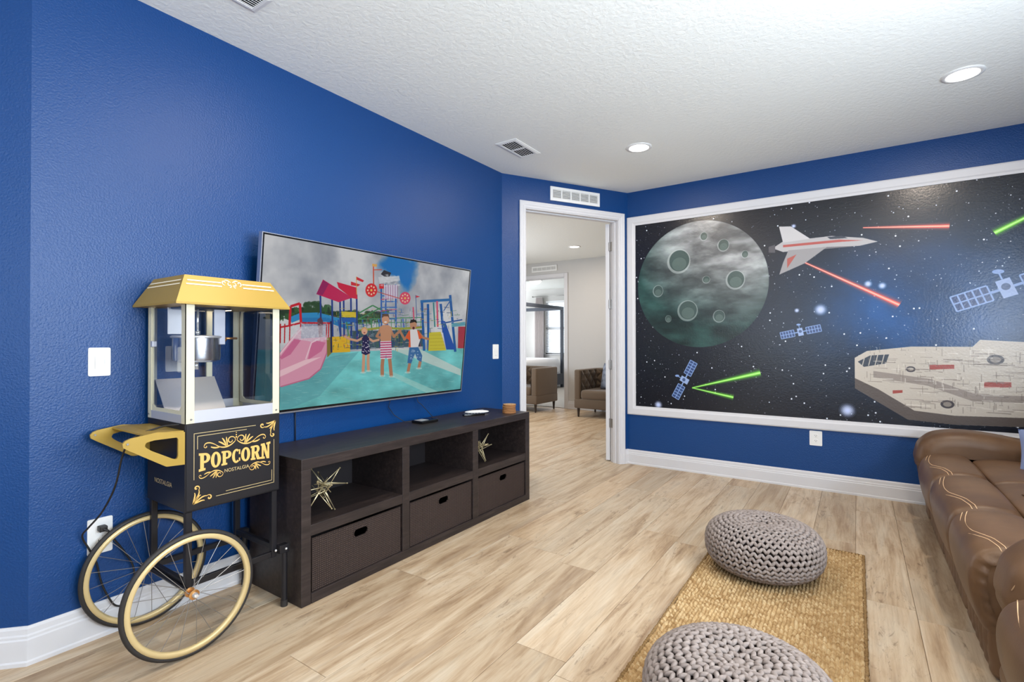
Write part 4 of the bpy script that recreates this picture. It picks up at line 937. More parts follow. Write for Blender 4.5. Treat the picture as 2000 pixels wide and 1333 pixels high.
bm = B(); corner(bm, ua-.004, va-.012, 1, 1); obj('corner_scroll', bm, 'goldprint', pan)
bm = B(); corner(bm, ub+.008, vb+.010, -1, -1); obj('corner_scroll', bm, 'goldprint', pan)
bm = B()
def flourish(bm, cx, cy, sx, sy, s):
    for pts, w_ in ((bez((0, 0), (.02, -.022), (.05, -.028), (.075, -.006)), .0055), (bez((.075, -.006), (.098, .012), (.118, .012), (.120, -.004)), .0045), (spiral(.113, -.005, .008, R(10), R(-240)), .003), (spiral(.017, .004, .018, R(190), R(-190), .004), .0045),
                    (bez((.035, -.014), (.042, .0), (.044, .008), (.052, .018), 8), .006), (bez((.035, -.016), (.05, -.004), (.056, .002), (.066, .006), 8), .006), (bez((.03, -.016), (.034, -.002), (.034, .008), (.036, .02), 8), .005), (bez((.06, -.016), (.075, -.018), (.085, -.016), (.095, -.010), 8), .006)):
        ribbon(bm, [(cx+sx*u*s, cy+sy*v*s) for u, v in pts], w_*s, F_front)
tcy = .735
flourish(bm, yc-.004, tcy+.067, -1, 1, 1.05); flourish(bm, yc+.004, tcy+.067, 1, 1, 1.05)
obj('upper_scroll', bm, 'goldprint', pan); bm = B()
flourish(bm, yc-.055, tcy-.060, -1, -1, .78); flourish(bm, yc+.058, tcy-.060, 1, -1, .78)
for k, r_ in enumerate((.0035, .0028, .0022)): prism(bm, [(yc+r_*math.cos(a), tcy+.082+.0095*k+r_*math.sin(a)) for a in np.linspace(0, 2*PI, 9)[:-1]], F_front, .003, .0037)
obj('lower_scroll', bm, 'goldprint', pan)['kind'] = 'stuff'
# slab-serif word, arched
bm = B()
nsh = [0]
def place(L): 
    h = .058
    for (u0, wdt, shapes) in L:
        for q in shapes:
            pts = []
            for (a, b) in q:
                U = u0+a*wdt; V = (b-.5)*h; k = abs(U)/.15
                V = V*(1+.30*k*k)                       # letters grow towards both ends
                pts.append((yc+U, tcy+V))
            nsh[0] += 1; A_ = [bm.verts.new(F_front(u, v, .0036+.000012*nsh[0])) for u, v in pts]
            f_c = bm.faces.new(A_); bmesh.ops.triangulate(bm, faces=[f_c])
def rect(a, b, c, d): return [(a, c), (b, c), (b, d), (a, d)]
def arcpoly(cx, cy, rx, ry, wx, wy, a0, a1, n=14):
    o_ = [(cx+rx*math.cos(R(a)), cy+ry*math.sin(R(a))) for a in np.linspace(a0, a1, n)]; i_ = [(cx+(rx-wx)*math.cos(R(a)), cy+(ry-wy)*math.sin(R(a))) for a in np.linspace(a0, a1, n)]
    return [[o_[k], o_[k+1], i_[k+1], i_[k]] for k in range(n-1)]
sf = .13
Pl = [rect(.12, .44, 0, 1), rect(0, .58, 0, sf), rect(0, .5, 1-sf, 1), rect(.44, .58, 1-sf, 1), rect(.44, .58, .42, .42+sf)]+arcpoly(.56, .71, .44, .29, .32, sf, -90, 90)
Ol = arcpoly(.5, .5, .5, .52, .33, .14, 0, 360, 26)
Cl = arcpoly(.5, .5, .5, .52, .33, .14, 50, 310, 22)+[rect(.80, .97, .60, .95), rect(.80, .97, .10, .34)]
Rl = [rect(.10, .40, 0, 1), rect(0, .50, 0, sf), rect(0, .5, 1-sf, 1), rect(.40, .55, 1-sf, 1), rect(.40, .55, .44, .44+sf)]+arcpoly(.53, .72, .40, .28, .29, sf, -90, 90)+[[(.42, .5), (.74, .5), (.92, sf), (1.04, sf), (1.04, 0), (.66, 0)]]
Nl = [rect(.10, .30, 0, 1), rect(0, .42, 0, sf), rect(0, .32, 1-sf, 1), [(.10, 1), (.40, 1), (.90, 0), (.62, 0)], rect(.70, .90, 0, 1), rect(.58, 1.02, 1-sf, 1)]
x = -.150; Ls = []
for ch, w_ in ((Pl, .044), (Ol, .040), (Pl, .041), (Cl, .036), (Ol, .040), (Rl, .043), (Nl, .044)): Ls.append((x, w_, ch)); x += w_+.0022
place(Ls)
obj('popcorn_lettering', bm, 'goldprint', pan)
text_mesh('NOSTALGIA', .021, lambda u, v, d: F_front(yc+.003+u, tcy-.055+v, .0036), 'rim', 'small_front_lettering', pan, sx=.92)
text_mesh('NOSTALGIA', .028, lambda u, v, d: F_side((KX0+KX1)/2-.02+u, .635+v, .0006), 'rim', 'side_lettering', cab, sx=1.1)
# glass case: corner posts, rails, panes
bm = B()
def post(a, b): box(bm, a, b, .002, 1)
pw = .034
for (xa, xb) in ((KX0, KX0+pw), (KX1-pw, KX1)):
    for (ya, yb) in ((KY0, KY0+pw), (KY1-pw, KY1)):
        bm = B()
        sx_ = 1 if xa > .2 else 0; sy_ = 1 if ya > 1.1 else 0
        box(bm, (xa, (yb-.003) if sy_ else ya, CZ1), (xb, yb if sy_ else ya+.003, GZ1)); box(bm, ((xb-.003) if sx_ else xa, ya, CZ1), (xb if sx_ else xa+.003, yb, GZ1)); obj('corner_post', bm, 'cream', pc)
bm = B(); box(bm, (KX1-.003, KY0+pw, CZ1), (KX1-.0005, KY1-pw, CZ1+.050)); box(bm, (KX0, KY0+pw, CZ1), (KX0+.003, KY1-pw, CZ1+.05)); box(bm, (KX0+pw, KY0+.0005, CZ1), (KX1-pw, KY0+.003, CZ1+.034)); box(bm, (KX0+pw, KY1-.003, CZ1), (KX1-pw, KY1-.0005, CZ1+.034)); obj('lower_rail', bm, 'alu', pc)
for (a, b) in ((KY0+.003, KY0+.010), (KY1-.010, KY1-.003)):
    bm = B()
    o_ = [(KX0+.02, CZ1+.030), (KX1-.02, CZ1+.030), (KX1-.02, GZ1), (KX0+.02, GZ1)]; n = 48; ctr = ((KX0+KX1)/2, (CZ1+GZ1)/2)
    ringplate(bm, ray_loop(o_, ctr, n), ray_loop(rrect(KX0+.040, KX1-.040, CZ1+.048, GZ1-.005, .02, 5), ctr, n), lambda u, v, d: (u, d, v), a, b)
    obj('side_window_frame', bm, 'cream', pc)
bm = B(); box(bm, (KX0+.01, KY0+.005, CZ1+.03), (KX1-.01, KY0+.0065, GZ1)); obj('side_glass', bm, 'glass', pc)
bm = B(); box(bm, (KX0+.01, KY1-.0065, CZ1+.03), (KX1-.01, KY1-.005, GZ1)); obj('side_glass', bm, 'dark_glass', pc)
bm = B(); box(bm, (KX1-.0065, KY0+.012, CZ1+.045), (KX1-.005, KY1-.012, GZ1)); obj('front_glass', bm, 'glass', pc)
bm = B(); ym_ = KY0+.245
box(bm, (KX0+.005, KY0+.012, CZ1+.17), (KX0+.0065, KY0+.245, GZ1)); obj('rear_door', bm, 'glass', pc)
bm = B(); box(bm, (KX0+.008, KY0+.250, CZ1+.05), (KX0+.0095, KY1-.012, GZ1)); obj('rear_door', bm, 'glass', pc)
bm = B(); box(bm, (KX0+.004, KY0+.236, CZ1+.04), (KX0+.016, KY0+.262, GZ1), .002, 1); obj('rear_mullion', bm, 'cream', pc)
for (y, z, dx) in ((KY0+.004, 1.205, .03),): bm = B(); box(bm, (KX0+.028, y-.006, z), (KX0+.052, y+.012, z+.026), .002, 1); obj('hinge_block', bm, 'alu', pc)
bm = B(); box(bm, (KX0+.004, KY0+.215, 1.225), (KX0+.02, KY0+.232, 1.258), .002, 1); obj('door_catch', bm, 'plastic_white', pc)
bm = B()
for (x, y) in ((KX1+.001, KY0+.022), (KX1+.001, KY1-.018)): cyl(bm, (x-.002, y, CZ1+.016), (x+.002, y, CZ1+.016), .004, n=10)
for x in (KX0+.014,): cyl(bm, (x, KY0+.002, CZ1+.016), (x, KY0-.002, CZ1+.016), .004, n=10)
obj('screws', bm, 'nickel', pc)
# tray and chute inside
bm = B(); box(bm, (KX0+.006, KY0+.008, CZ1+.006), (KX1-.006, KY1-.008, CZ1+.012)); obj('popcorn_tray', bm, 'steel_soft', pc)
bm = B(); prism(bm, [(KX0+.03, CZ1+.165), (KX0+.033, CZ1+.166), (KX0+.150, CZ1+.016), (KX0+.150, CZ1+.012), (KX0+.147, CZ1+.012)], lambda u, v, d: (u, d, v), KY0+.016, KY0+.262); obj('serving_flap', bm, 'steel_soft', pc)
bm = B(); prism(bm, [(KX0+.03, CZ1+.165), (KX0+.147, CZ1+.012), (KX0+.03, CZ1+.012)], lambda u, v, d: (u, d, v), KY0+.262, KY0+.264); obj('flap_cheek', bm, 'steel_soft', pc)
bm = B(); cyl(bm, (KX0+.150, KY0+.02, CZ1+.018), (KX0+.150, KY0+.258, CZ1+.018), .005, n=8); obj('flap_rod', bm, 'chrome', pc)
# kettle and its hanger
kx, ky = .205, KY0+.128
bm = B(); lathe(bm, [(0, 1.138), (.070, 1.138), (.090, 1.146), (.092, 1.158), (.092, 1.243), (.096, 1.247), (.096, 1.252), (.088, 1.252), (.088, 1.17), (0, 1.165)], (kx, ky, 0), 48); ket = obj('kettle', bm, 'steel', pc, autosm=40)
bm = B(); lathe(bm, [(.091, 1.243), (.0985, 1.246), (.0985, 1.252), (.09, 1.255), (0, 1.258)], (kx, ky, 0), 48); obj('kettle_lid', bm, 'steel_soft', ket, autosm=40)
bm = B(); cyl(bm, (kx+.01, ky, 1.256), (kx+.01, ky, GZ1), .005); cyl(bm, (kx+.01, ky, 1.262), (kx+.01, ky, 1.275), .009); cyl(bm, (kx, ky, 1.105), (kx, ky, 1.14), .008); obj('stirring_shaft', bm, 'chrome', ket, True)
bm = B(); box(bm, (kx+.055, ky+.045, 1.215), (kx+.062, ky+.093, GZ1), .002, 1); obj('kettle_hanger', bm, 'alu', pc)
bm = B(); box(bm, (kx-.06, ky-.092, 1.26), (kx-.055, ky-.02, GZ1), .002, 1); obj('heat_shield', bm, 'steel_soft', pc)
bm = B(); cyl(bm, (kx+.05, ky+.085, 1.243), (kx+.05, ky+.15, 1.243), .005); cyl(bm, (kx+.05, ky+.085, 1.238), (kx+.05, ky+.10, 1.238), .009); obj('kettle_handle', bm, 'brass', ket, True)
bm = B(); box(bm, (kx-.075, ky-.08, GZ1-.018), (kx+.075, ky+.11, GZ1), .003, 1); obj('motor_housing', bm, 'black', pc)
bm = B(); box(bm, (KX0+.03, KY0+.20, GZ1-.012), (KX0+.10, KY0+.31, GZ1-.003), .002, 1); obj('lamp_cover', bm, 'striplight', pc)
# canopy
cb = (.005, .428, .884, 1.362); ct = (.075, .368, .938, 1.300); z0, z1 = 1.386, 1.501
bm = B(); a = [bm.verts.new(p) for p in ((cb[0], cb[2], z0), (cb[1], cb[2], z0), (cb[1], cb[3], z0), (cb[0], cb[3], z0))]; a2 = [bm.verts.new((v.co.x, v.co.y, z0-.008)) for v in a]
b = [bm.verts.new(p) for p in ((ct[0], ct[2], z1), (ct[1], ct[2], z1), (ct[1], ct[3], z1), (ct[0], ct[3], z1))]
for i in range(4): j = (i+1) % 4; bm.faces.new((a[i], a[j], b[j], b[i])); bm.faces.new((a2[i], a2[j], a[j], a[i]))
bm.faces.new(b); bm.faces.new(a2[::-1]); can = obj('canopy', bm, 'gold', pc)
def FC(u, v, d):   # front slope: u along Y, v 0..1 up the slope
    return (cb[1]+(ct[1]-cb[1])*v+.0012, u, z0+(z1-z0)*v+.0008)
def FS(u, v, d): return (u, cb[2]+(ct[2]-cb[2])*v-.0012, z0+(z1-z0)*v+.0008)
bm = B()
def slopeline(F, u0, u1, v, sl0, sl1, w_=.022): bm.faces.new([bm.verts.new(F(u, vv, 0)) for u, vv in ((u0, v-w_), (u1, v-w_), (u1, v+w_), (u0, v+w_))])
ycn = (ct[2]+ct[3])/2
for v in (.66, .80):
    e0 = cb[2]+(ct[2]-cb[2])*v+.016; e1 = cb[3]+(ct[3]-cb[3])*v-.016
    slopeline(FC, e0, ycn-.045, v, 0, 0); slopeline(FC, ycn+.045, e1, v, 0, 0)
    slopeline(FS, cb[0]+(ct[0]-cb[0])*v+.012, cb[1]+(ct[1]-cb[1])*v-.014, v, 0, 0)
FCm = lambda u, v, d: FC(u, (v-z0)/(z1-z0), d)
for s in (-1, 1):
    for pts, w_ in ((spiral(.031, .006, .011, R(-90), R(200), .003), .005), (bez((0.028, .017), (.018, .022), (.010, .012), (.003, .010)), .005), (spiral(.010, .000, .009, R(80), R(-180), .002), .0045), (bez((.004, -.004), (.006, -.012), (.010, -.016), (.013, -.012), 8), .004)): ribbon(bm, [(ycn+s*u, z0+(z1-z0)*.76+v) for u, v in pts], w_, FCm)
obj('cream_stripes', bm, 'paleprint', can)
# handle: two gold side plates joined by a shelf
def hplate(x0, x1):
    out = [(KY0-.001, .867), (.83, .880), (.745, .869), (.727, .862), (.718, .850), (.722, .838), (.735, .828), (.862, .742), (KY0-.001, .738)]
    inn = [(.915-.012, .842), (.898, .850), (.820, .851), (.795, .846), (.789, .836), (.794, .827), (.812, .812), (.885, .768), (.898, .764), (.903, .775)]
    c = (.865, .815); n = 72
    def dense(P_): return P_
    O_ = ray_loop(out, c, n); I_ = ray_loop(inn, c, n)
    for q in ((KY0-.001, .867), (KY0-.001, .738)):
        k = min(range(n), key=lambda i: (O_[i][0]-q[0])**2+(O_[i][1]-q[1])**2); O_[k] = q
    bm = B(); ringplate(bm, O_, I_, lambda u, v, d: (d, u, v), x0, x1); return obj('handle_plate', bm, 'gold', pc, autosm=30)
hplate(.394, .404); hplate(.062, .072)
bm = B(); prism(bm, [(KY0-.001, .866), (KY0-.001, .872), (.83, .878), (.792, .874), (.792, .868)], lambda u, v, d: (d, u, v), .072, .394); obj('handle_shelf', bm, 'gold', pc)
bm = B(); cyl(bm, (.404, .735, .850), (.407, .735, .850), .004, n=10); cyl(bm, (.072, .735, .850), (.075, .735, .850), .004, n=10); obj('handle_screws', bm, 'nickel', pc)
# legs and rails
t_ = .024
def leg(name, a, b): bm = B(); box(bm, a, b, .002, 1); return obj(name, bm, 'black', pc)
for x in (KX0+.006, KX1-t_-.004):
    leg('leg_post', (x, KY0+.006, .225), (x+t_, KY0+.006+t_, CZ0)); leg('leg_post', (x, KY1-.010-t_, .235), (x+t_, KY1-.010, CZ0))
    leg('side_rail', (x+.003, KY0+.03, .236), (x+t_-.003, KY1-.034, .262))
leg('cross_rail', (KX0+.03, KY0+.008, .236), (KX1-.028, KY0+.028, .262)); leg('cross_rail', (KX0+.03, KY1-.032, .272), (KX1-.028, KY1-.012, .298))
for x in (KX0+.010, KX1+.004):
    bm = B(); box(bm, (x-.012, KY1-.012, .250), (x+.022, KY1+.034, .288), .002, 1); obj('foot_bracket', bm, 'black', pc)
    bm = B(); cyl(bm, (x+.006, KY1+.018, .028), (x+.006, KY1+.018, .286), .0135, n=20); obj('foot', bm, 'black', pc, autosm=40)
    bm = B(); cyl(bm, (x+.006, KY1+.018, 0), (x+.006, KY1+.018, .030), .0152, n=20); obj('rubber_tip', bm, 'rubber', pc, autosm=40)
    bm = B(); 
    for yy, dd in ((KY1-.022, .0), (KY1+.018, .018)): bmesh.ops.create_uvsphere(bm, u_segments=12, v_segments=6, radius=.006, matrix=Matrix.Translation((x+.004+dd, yy, .268)))
    obj('bolt_cap', bm, 'chrome', pc, True)
WR = .241
bm = B(); cyl(bm, (.030, .93, WR), (.480, .93, WR), .008, n=16); obj('axle', bm, 'black', pc, autosm=40)
def wheel(x):
    hub = bpy.data.objects.new('wheel', None); C.objects.link(hub); hub.parent = pc; hub.location = Vector((x, .93, WR))-pc.location
    c = Vector((x, .93, WR))
    circ = lambda r, n, dx=0: [(x+dx, .93+r*math.cos(2*PI*i/n), WR+r*math.sin(2*PI*i/n)) for i in range(n)]
    bm = B(); tube(bm, circ(WR-.0105, 72), .0105, 10, closed=True); obj('tyre', bm, 'rubber', hub, True)
    bm = B(); r0, r1 = WR-.034, WR-.016; prof = [(r0, -.010), (r0+.004, -.012), (r1, -.011), (r1+.002, 0), (r1, .011), (r0+.004, .012), (r0, .010), (r0-.003, 0)]
    n = 72; rg = [[bm.verts.new((x+h_, .93+r*math.cos(2*PI*i/n), WR+r*math.sin(2*PI*i/n))) for r, h_ in prof] for i in range(n)]
    for i in range(n):
        for k in range(len(prof)): j = (k+1) % len(prof); bm.faces.new((rg[i][k], rg[i][j], rg[(i+1) % n][j], rg[(i+1) % n][k]))
    obj('rim', bm, 'rim', hub, True)
    bm = B(); lathe(bm, [(0, -.030), (.009, -.030), (.010, -.022), (.019, -.020), (.019, -.016), (.011, -.014), (.011, .014), (.019, .016), (.019, .020), (.010, .022), (0, .024)], c, 20, (1, 0, 0)); obj('hub', bm, 'brass', hub, autosm=40)
    bm = B(); lathe(bm, [(.0105, .022), (.0105, .034), (.007, .040), (0, .041)], c, 16, (1, 0, 0)); obj('hub_nut', bm, 'chrome', hub, autosm=40)
    ns = 20
    for k in range(ns):
        a = 2*PI*k/ns+.08; s = 1 if k % 2 else -1; a2 = a+(.55 if (k//2) % 2 else -.55)
        bm = B(); cyl(bm, (x+.017*s, .93+.015*math.cos(a2), WR+.015*math.sin(a2)), (x, .93+(r0+.001)*math.cos(a), WR+(r0+.001)*math.sin(a)), .0012, n=5, cap=False); obj('spoke', bm, 'nickel', hub)
wheel(.462); wheel(.046)
# cord and plug
def smooth_path(P_, n=8):
    P_ = [np.array(p, float) for p in P_]; out = []
    for i in range(len(P_)-1):
        p0 = P_[max(0, i-1)]; p1 = P_[i]; p2 = P_[i+1]; p3 = P_[min(len(P_)-1, i+2)]
        for t in np.linspace(0, 1, n, endpoint=False): out.append(tuple(.5*((2*p1)+(-p0+p2)*t+(2*p0-5*p1+4*p2-p3)*t*t+(-p0+3*p1-3*p2+p3)*t**3)))
    out.append(tuple(P_[-1])); return out
CP = [(.36, .925, .893), (.345, .89, .893), (.33, .86, .886), (.30, .79, .856), (.25, .772, .79), (.2, .763, .658), (.1, .752, .542), (.06, .72, .48), (.028, .708, .44), (.020, .733, .378), (.018, .757, .317), (.020, .774, .226), (.026, .80, .15), (.030, .824, .112), (.030, .864, .106), (.030, .886, .149), (.024, .885, .249), (.020, .854, .326), (.022, .817, .392), (.040, .795, .432), (.038, .782, .448)]
bm = B(); tube(bm, smooth_path(CP, 6), .0036, 8); cbl = obj('power_cord', bm, 'cord', pc, True)
bm = B(); box(bm, (.0075, .762, .440), (.040, .790, .463), .004); cyl(bm, (.036, .776, .452), (.046, .790, .440), .007, .004, n=10); obj('plug', bm, 'cord', cbl)

# ------------------------------------------------------------------ jute rug
RX0, RX1, RY0, RY1 = 1.905, 2.640, 1.00, 3.500
rug = thing('jute_rug', 'woven golden jute runner rug on the plank floor under the two poufs', 'rug', ((RX0+RX1)/2, (RY0+RY1)/2, 0))
na, nb_ = 400, 1150
xs = np.linspace(RX0, RX1, na); ys = np.linspace(RY0, RY1, nb_); XX, YY = np.meshgrid(xs, ys, indexing='ij')
jit = fbm(na, nb_, 30, 3, 5); px_, py_ = .0155, .0125
U = (XX-RX0)/px_+.35*(jit-.5)*2; V = (YY-RY0)/py_+.6*(fbm(na, nb_, 24, 3, 8)-.5)*2
row = np.floor(U); V2 = V+.5*(row % 2)
hh = np.abs(np.sin(PI*U))**.6*(.35+.65*np.abs(np.sin(PI*V2))**.7)
cell = np.sin(row*12.9898+np.floor(V2)*78.233)*43758.5453; cell = cell-np.floor(cell)
Zg = .001+.0130*hh*(.6+.5*cell)+.002*jit
edge = np.minimum(np.minimum(XX-RX0, RX1-XX)/.006, np.minimum(YY-RY0, RY1-YY)/.006); Zg = np.where(edge < .5, .0005, Zg)
wob = .004*(fbm(na, nb_, 14, 3, 2)-.5)*2; ex = np.where((XX-RX0 < .03) | (RX1-XX < .03), 1, 0)
Vg = np.stack([XX+wob*ex*1.6+.002*(jit-.5), YY+.002*(jit-.5), Zg], -1); o = grid_mesh('jute_weave', Vg, MT['jute'], rug); o['kind'] = 'stuff'
at_ = o.data.attributes.new('tone', 'FLOAT', 'POINT'); at_.data.foreach_set('value', (.15+.85*cell).astype(np.float32).ravel())
bm = B()
for (xe, sgn) in ((RX0, -1), (RX1, 1)):
    y = RY0; k = 0
    while y < RY1:
        r_ = .0075+.002*random.random(); bmesh.ops.create_icosphere(bm, subdivisions=1, radius=1, matrix=Matrix.Translation((xe+sgn*.002*random.random(), y, .0075)) @ Matrix.Rotation(random.uniform(-.6, .6), 4, 'Z') @ Matrix.Diagonal((r_*.9, r_*1.35, .0068, 1))); y += .0145
for (ye, sgn) in ((RY0, -1), (RY1, 1)):
    x = RX0
    while x < RX1: bmesh.ops.create_icosphere(bm, subdivisions=1, radius=1, matrix=Matrix.Translation((x, ye, .0075)) @ Matrix.Diagonal((.010, .007, .0068, 1))); x += .0145
o = obj('braided_edge', bm, 'jute', rug, True); o['kind'] = 'stuff'

# ------------------------------------------------------------------ knitted poufs
def pouf(cx, cy, base, Rr, H, label, seed, tilt=0.0):
    t = thing('knitted_pouf', label, 'pouf', (cx, cy, base), 'taupe knitted poufs')
    g = np.random.default_rng(seed)
    # profile from bottom centre, round the side, to the dimpled top centre
    th = np.linspace(-PI/2, PI/2, 400); pr = np.sign(np.cos(th))*np.abs(np.cos(th))**.62*Rr; pz = np.sign(np.sin(th))*np.abs(np.sin(th))**.80*H/2+H/2
    pz = pz-np.where(th > 0, .022*np.exp(-(pr/(.28*Rr))**2), 0); pz = np.maximum(pz, .004)
    ds = np.hypot(np.diff(pr), np.diff(pz)); s = np.concatenate([[0], np.cumsum(ds)]); S = s[-1]
    gap = .0245; nrow = int(S/gap); 
    # inner body, coloured dark for the shade between rows
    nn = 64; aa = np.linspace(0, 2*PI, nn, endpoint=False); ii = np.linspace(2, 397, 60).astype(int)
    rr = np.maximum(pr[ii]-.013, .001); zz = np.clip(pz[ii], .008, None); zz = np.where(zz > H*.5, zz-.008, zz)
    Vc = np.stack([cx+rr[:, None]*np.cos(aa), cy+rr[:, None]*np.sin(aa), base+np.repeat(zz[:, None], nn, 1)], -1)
    grid_mesh('inner_cover', Vc, MT['knit_gap_shade'], t, True, closed_v=True)
    allV = []; allF = []; base_i = 0
    for k in range(1, nrow):
        sk_ = k*gap; 
        r0 = np.interp(sk_, s, pr)
        if r0 < .006: continue
        nst = max(5, int(round(2*PI*r0/.034))); per = 12; n = nst*per
        a = np.linspace(0, 2*PI, n, endpoint=False); ph = nst*a+(PI if k % 2 else 0)+.5*math.sin(k*1.7)
        amp = gap*.37
        wav = np.tanh(1.5*np.sin(ph))/np.tanh(1.5); sl = np.clip(sk_+amp*wav+.0022*np.sin(3*a+k), .001, S-.001)
        ang = a+.0030/np.maximum(r0, .03)*np.sin(2*ph)
        rad = np.interp(sl, s, pr); z = np.interp(sl, s, pz)
        dr = np.interp(np.clip(sl+.004, 0, S), s, pr)-np.interp(np.clip(sl-.004, 0, S), s, pr); dz = np.interp(np.clip(sl+.004, 0, S), s, pz)-np.interp(np.clip(sl-.004, 0, S), s, pz)
        l = np.hypot(dr, dz)+1e-9; nr, nz = dz/l, -dr/l       # outward normal in (r, z)
        out = .0018*np.cos(2*ph)
        rad = rad+nr*out; z = z+nz*out
        P = np.stack([cx+rad*np.cos(ang), cy+rad*np.sin(ang), base+np.maximum(z, .0065)], -1)
        tang = np.roll(P, -1, 0)-np.roll(P, 1, 0); tang /= np.linalg.norm(tang, axis=1)[:, None]+1e-9
        nv = np.stack([nr*np.cos(ang), nr*np.sin(ang), nz], -1); bv_ = np.cross(tang, nv); bv_ /= np.linalg.norm(bv_, axis=1)[:, None]+1e-9
        ty = .0080; m_ = 6
        ring = np.stack([P+ty*(np.cos(2*PI*j/m_)*nv+np.sin(2*PI*j/m_)*bv_) for j in range(m_)], 1)
        ring[..., 2] = np.maximum(ring[..., 2], base+.0004)
        I = base_i+np.arange(n*m_).reshape(n, m_); I2 = np.roll(I, -1, 0)
        F = np.stack([I, I2, np.roll(I2, -1, 1), np.roll(I, -1, 1)], -1).reshape(-1, 4)
        allV.append(ring.reshape(-1, 3)); allF.append(F); base_i += n*m_
    Vv = np.concatenate(allV)-np.array(wl(t)); F = np.concatenate(allF)
    me = bpy.data.meshes.new('knit_rows'); me.vertices.add(len(Vv)); me.vertices.foreach_set('co', Vv.astype(np.float32).ravel()); me.loops.add(F.size); me.loops.foreach_set('vertex_index', F.astype(np.int32).ravel()); me.polygons.add(len(F)); me.polygons.foreach_set('loop_start', np.arange(0, F.size, 4, dtype=np.int32)); me.update(calc_edges=True)
    o = finish('knit_rows', me, 'knit', t, True); o['kind'] = 'stuff'
    bm = B(); zc = base+np.interp(S-.012, s, pz)
    bmesh.ops.create_icosphere(bm, subdivisions=2, radius=1, matrix=Matrix.Translation((cx, cy, zc)) @ Matrix.Diagonal((.020, .020, .009, 1))); obj('centre_knot', bm, 'knit', t, True)
    return t
pouf(2.20, 2.965, .0172, .280, .262, 'taupe chunky knit pouf at the far end of the jute rug, whole in view', 1)
pouf(2.32, 1.640, .0172, .274, .266, 'taupe chunky knit pouf at the bottom edge of the picture, cut off by the frame', 2)

# ------------------------------------------------------------------ sofas along the right wall
def cushion(name, prof, y0, y1, r, parent, m='leather', n=6, sag=0.0, fold=None, mids=7):
    """closed (x,z) outline swept along y with rounded ends"""
    c = np.array(prof).mean(0); P = np.array(prof)
    ys_ = []; ins = []
    for k in range(n+1): a = PI/2*k/n; ys_.append(y0+r*(1-math.sin(a))); ins.append(r*(1-math.cos(a)))
    ys_ = [y0+r*(1-math.cos(PI/2*k/n)) for k in range(n+1)]; ins = [r*(1-math.sin(PI/2*k/n)) for k in range(n+1)]
    mid = list(np.linspace(y0+r, y1-r, mids)[1:-1]); ysf = ys_+mid+[y0+y1-q for q in ys_[::-1]]; inf = ins+[0]*(mids-2)+ins[::-1]
    nx = np.roll(P, -1, 0)-np.roll(P, 1, 0); nx = np.stack([nx[:, 1], -nx[:, 0]], 1); nx /= np.linalg.norm(nx, axis=1)[:, None]+1e-9
    if ((P-c)*nx).sum() < 0: nx = -nx
    V = np.zeros((len(ysf), len(P), 3))
    for i, (y, q) in enumerate(zip(ysf, inf)):
        pu = 1-((y-(y0+y1)/2)/((y1-y0)/2))**2
        Q = P-nx*q+nx*sag*pu; V[i, :, 0] = Q[:, 0]; V[i, :, 1] = y; V[i, :, 2] = Q[:, 1]
        if fold is not None: V[i] = fold(V[i], i/len(ysf))
    o = grid_mesh(name, V, MT[m], parent, True, closed_v=True); me = o.data
    bm = B(); bm.from_mesh(me); bm.verts.ensure_lookup_table(); k = len(P)
    for ringi in (0, len(ysf)-1): bm.faces.new([bm.verts[ringi*k+j] for j in range(k)])
    bmesh.ops.recalc_face_normals(bm, faces=bm.faces); bm.to_mesh(me); bm.free(); me.polygons.foreach_set('use_smooth', [True]*len(me.polygons)); return o
def outline(ctrl, n=40):
    """closed Catmull-Rom outline"""
    P = [np.array(p, float) for p in ctrl]; k = len(P); out = []
    per = max(2, n//k)
    for i in range(k):
        p0, p1, p2, p3 = P[i-1], P[i], P[(i+1) % k], P[(i+2) % k]
        for t in np.linspace(0, 1, per, endpoint=False): out.append(tuple(.5*((2*p1)+(-p0+p2)*t+(2*p0-5*p1+4*p2-p3)*t*t+(-p0+3*p1-3*p2+p3)*t**3)))
    return out
def stitch(bm, prof_x, topz, y0, y1, dx=0):
    pass
XF = 2.955
padprof = outline([(XF+.035, .20), (XF+.002, .30), (XF, .38), (XF+.028, .448), (XF+.10, .482), (XF+.19, .486), (XF+.245, .468), (XF+.26, .40), (XF+.26, .22), (XF+.15, .17)], 60)
padlow = outline([(XF+.055, .16), (XF+.012, .26), (XF, .37), (XF+.028, .448), (XF+.10, .482), (XF+.19, .486), (XF+.245, .468), (XF+.26, .40), (XF+.26, .22), (XF+.15, .14)], 60)
def surf_z(prof, x):
    best = -1
    for i in range(len(prof)):
        (xa, za), (xb, zb) = prof[i], prof[(i+1) % len(prof)]
        if min(xa, xb)-1e-9 <= x <= max(xa, xb)+1e-9 and abs(xb-xa) > 1e-9: best = max(best, za+(zb-za)*(x-xa)/(xb-xa))
    return best
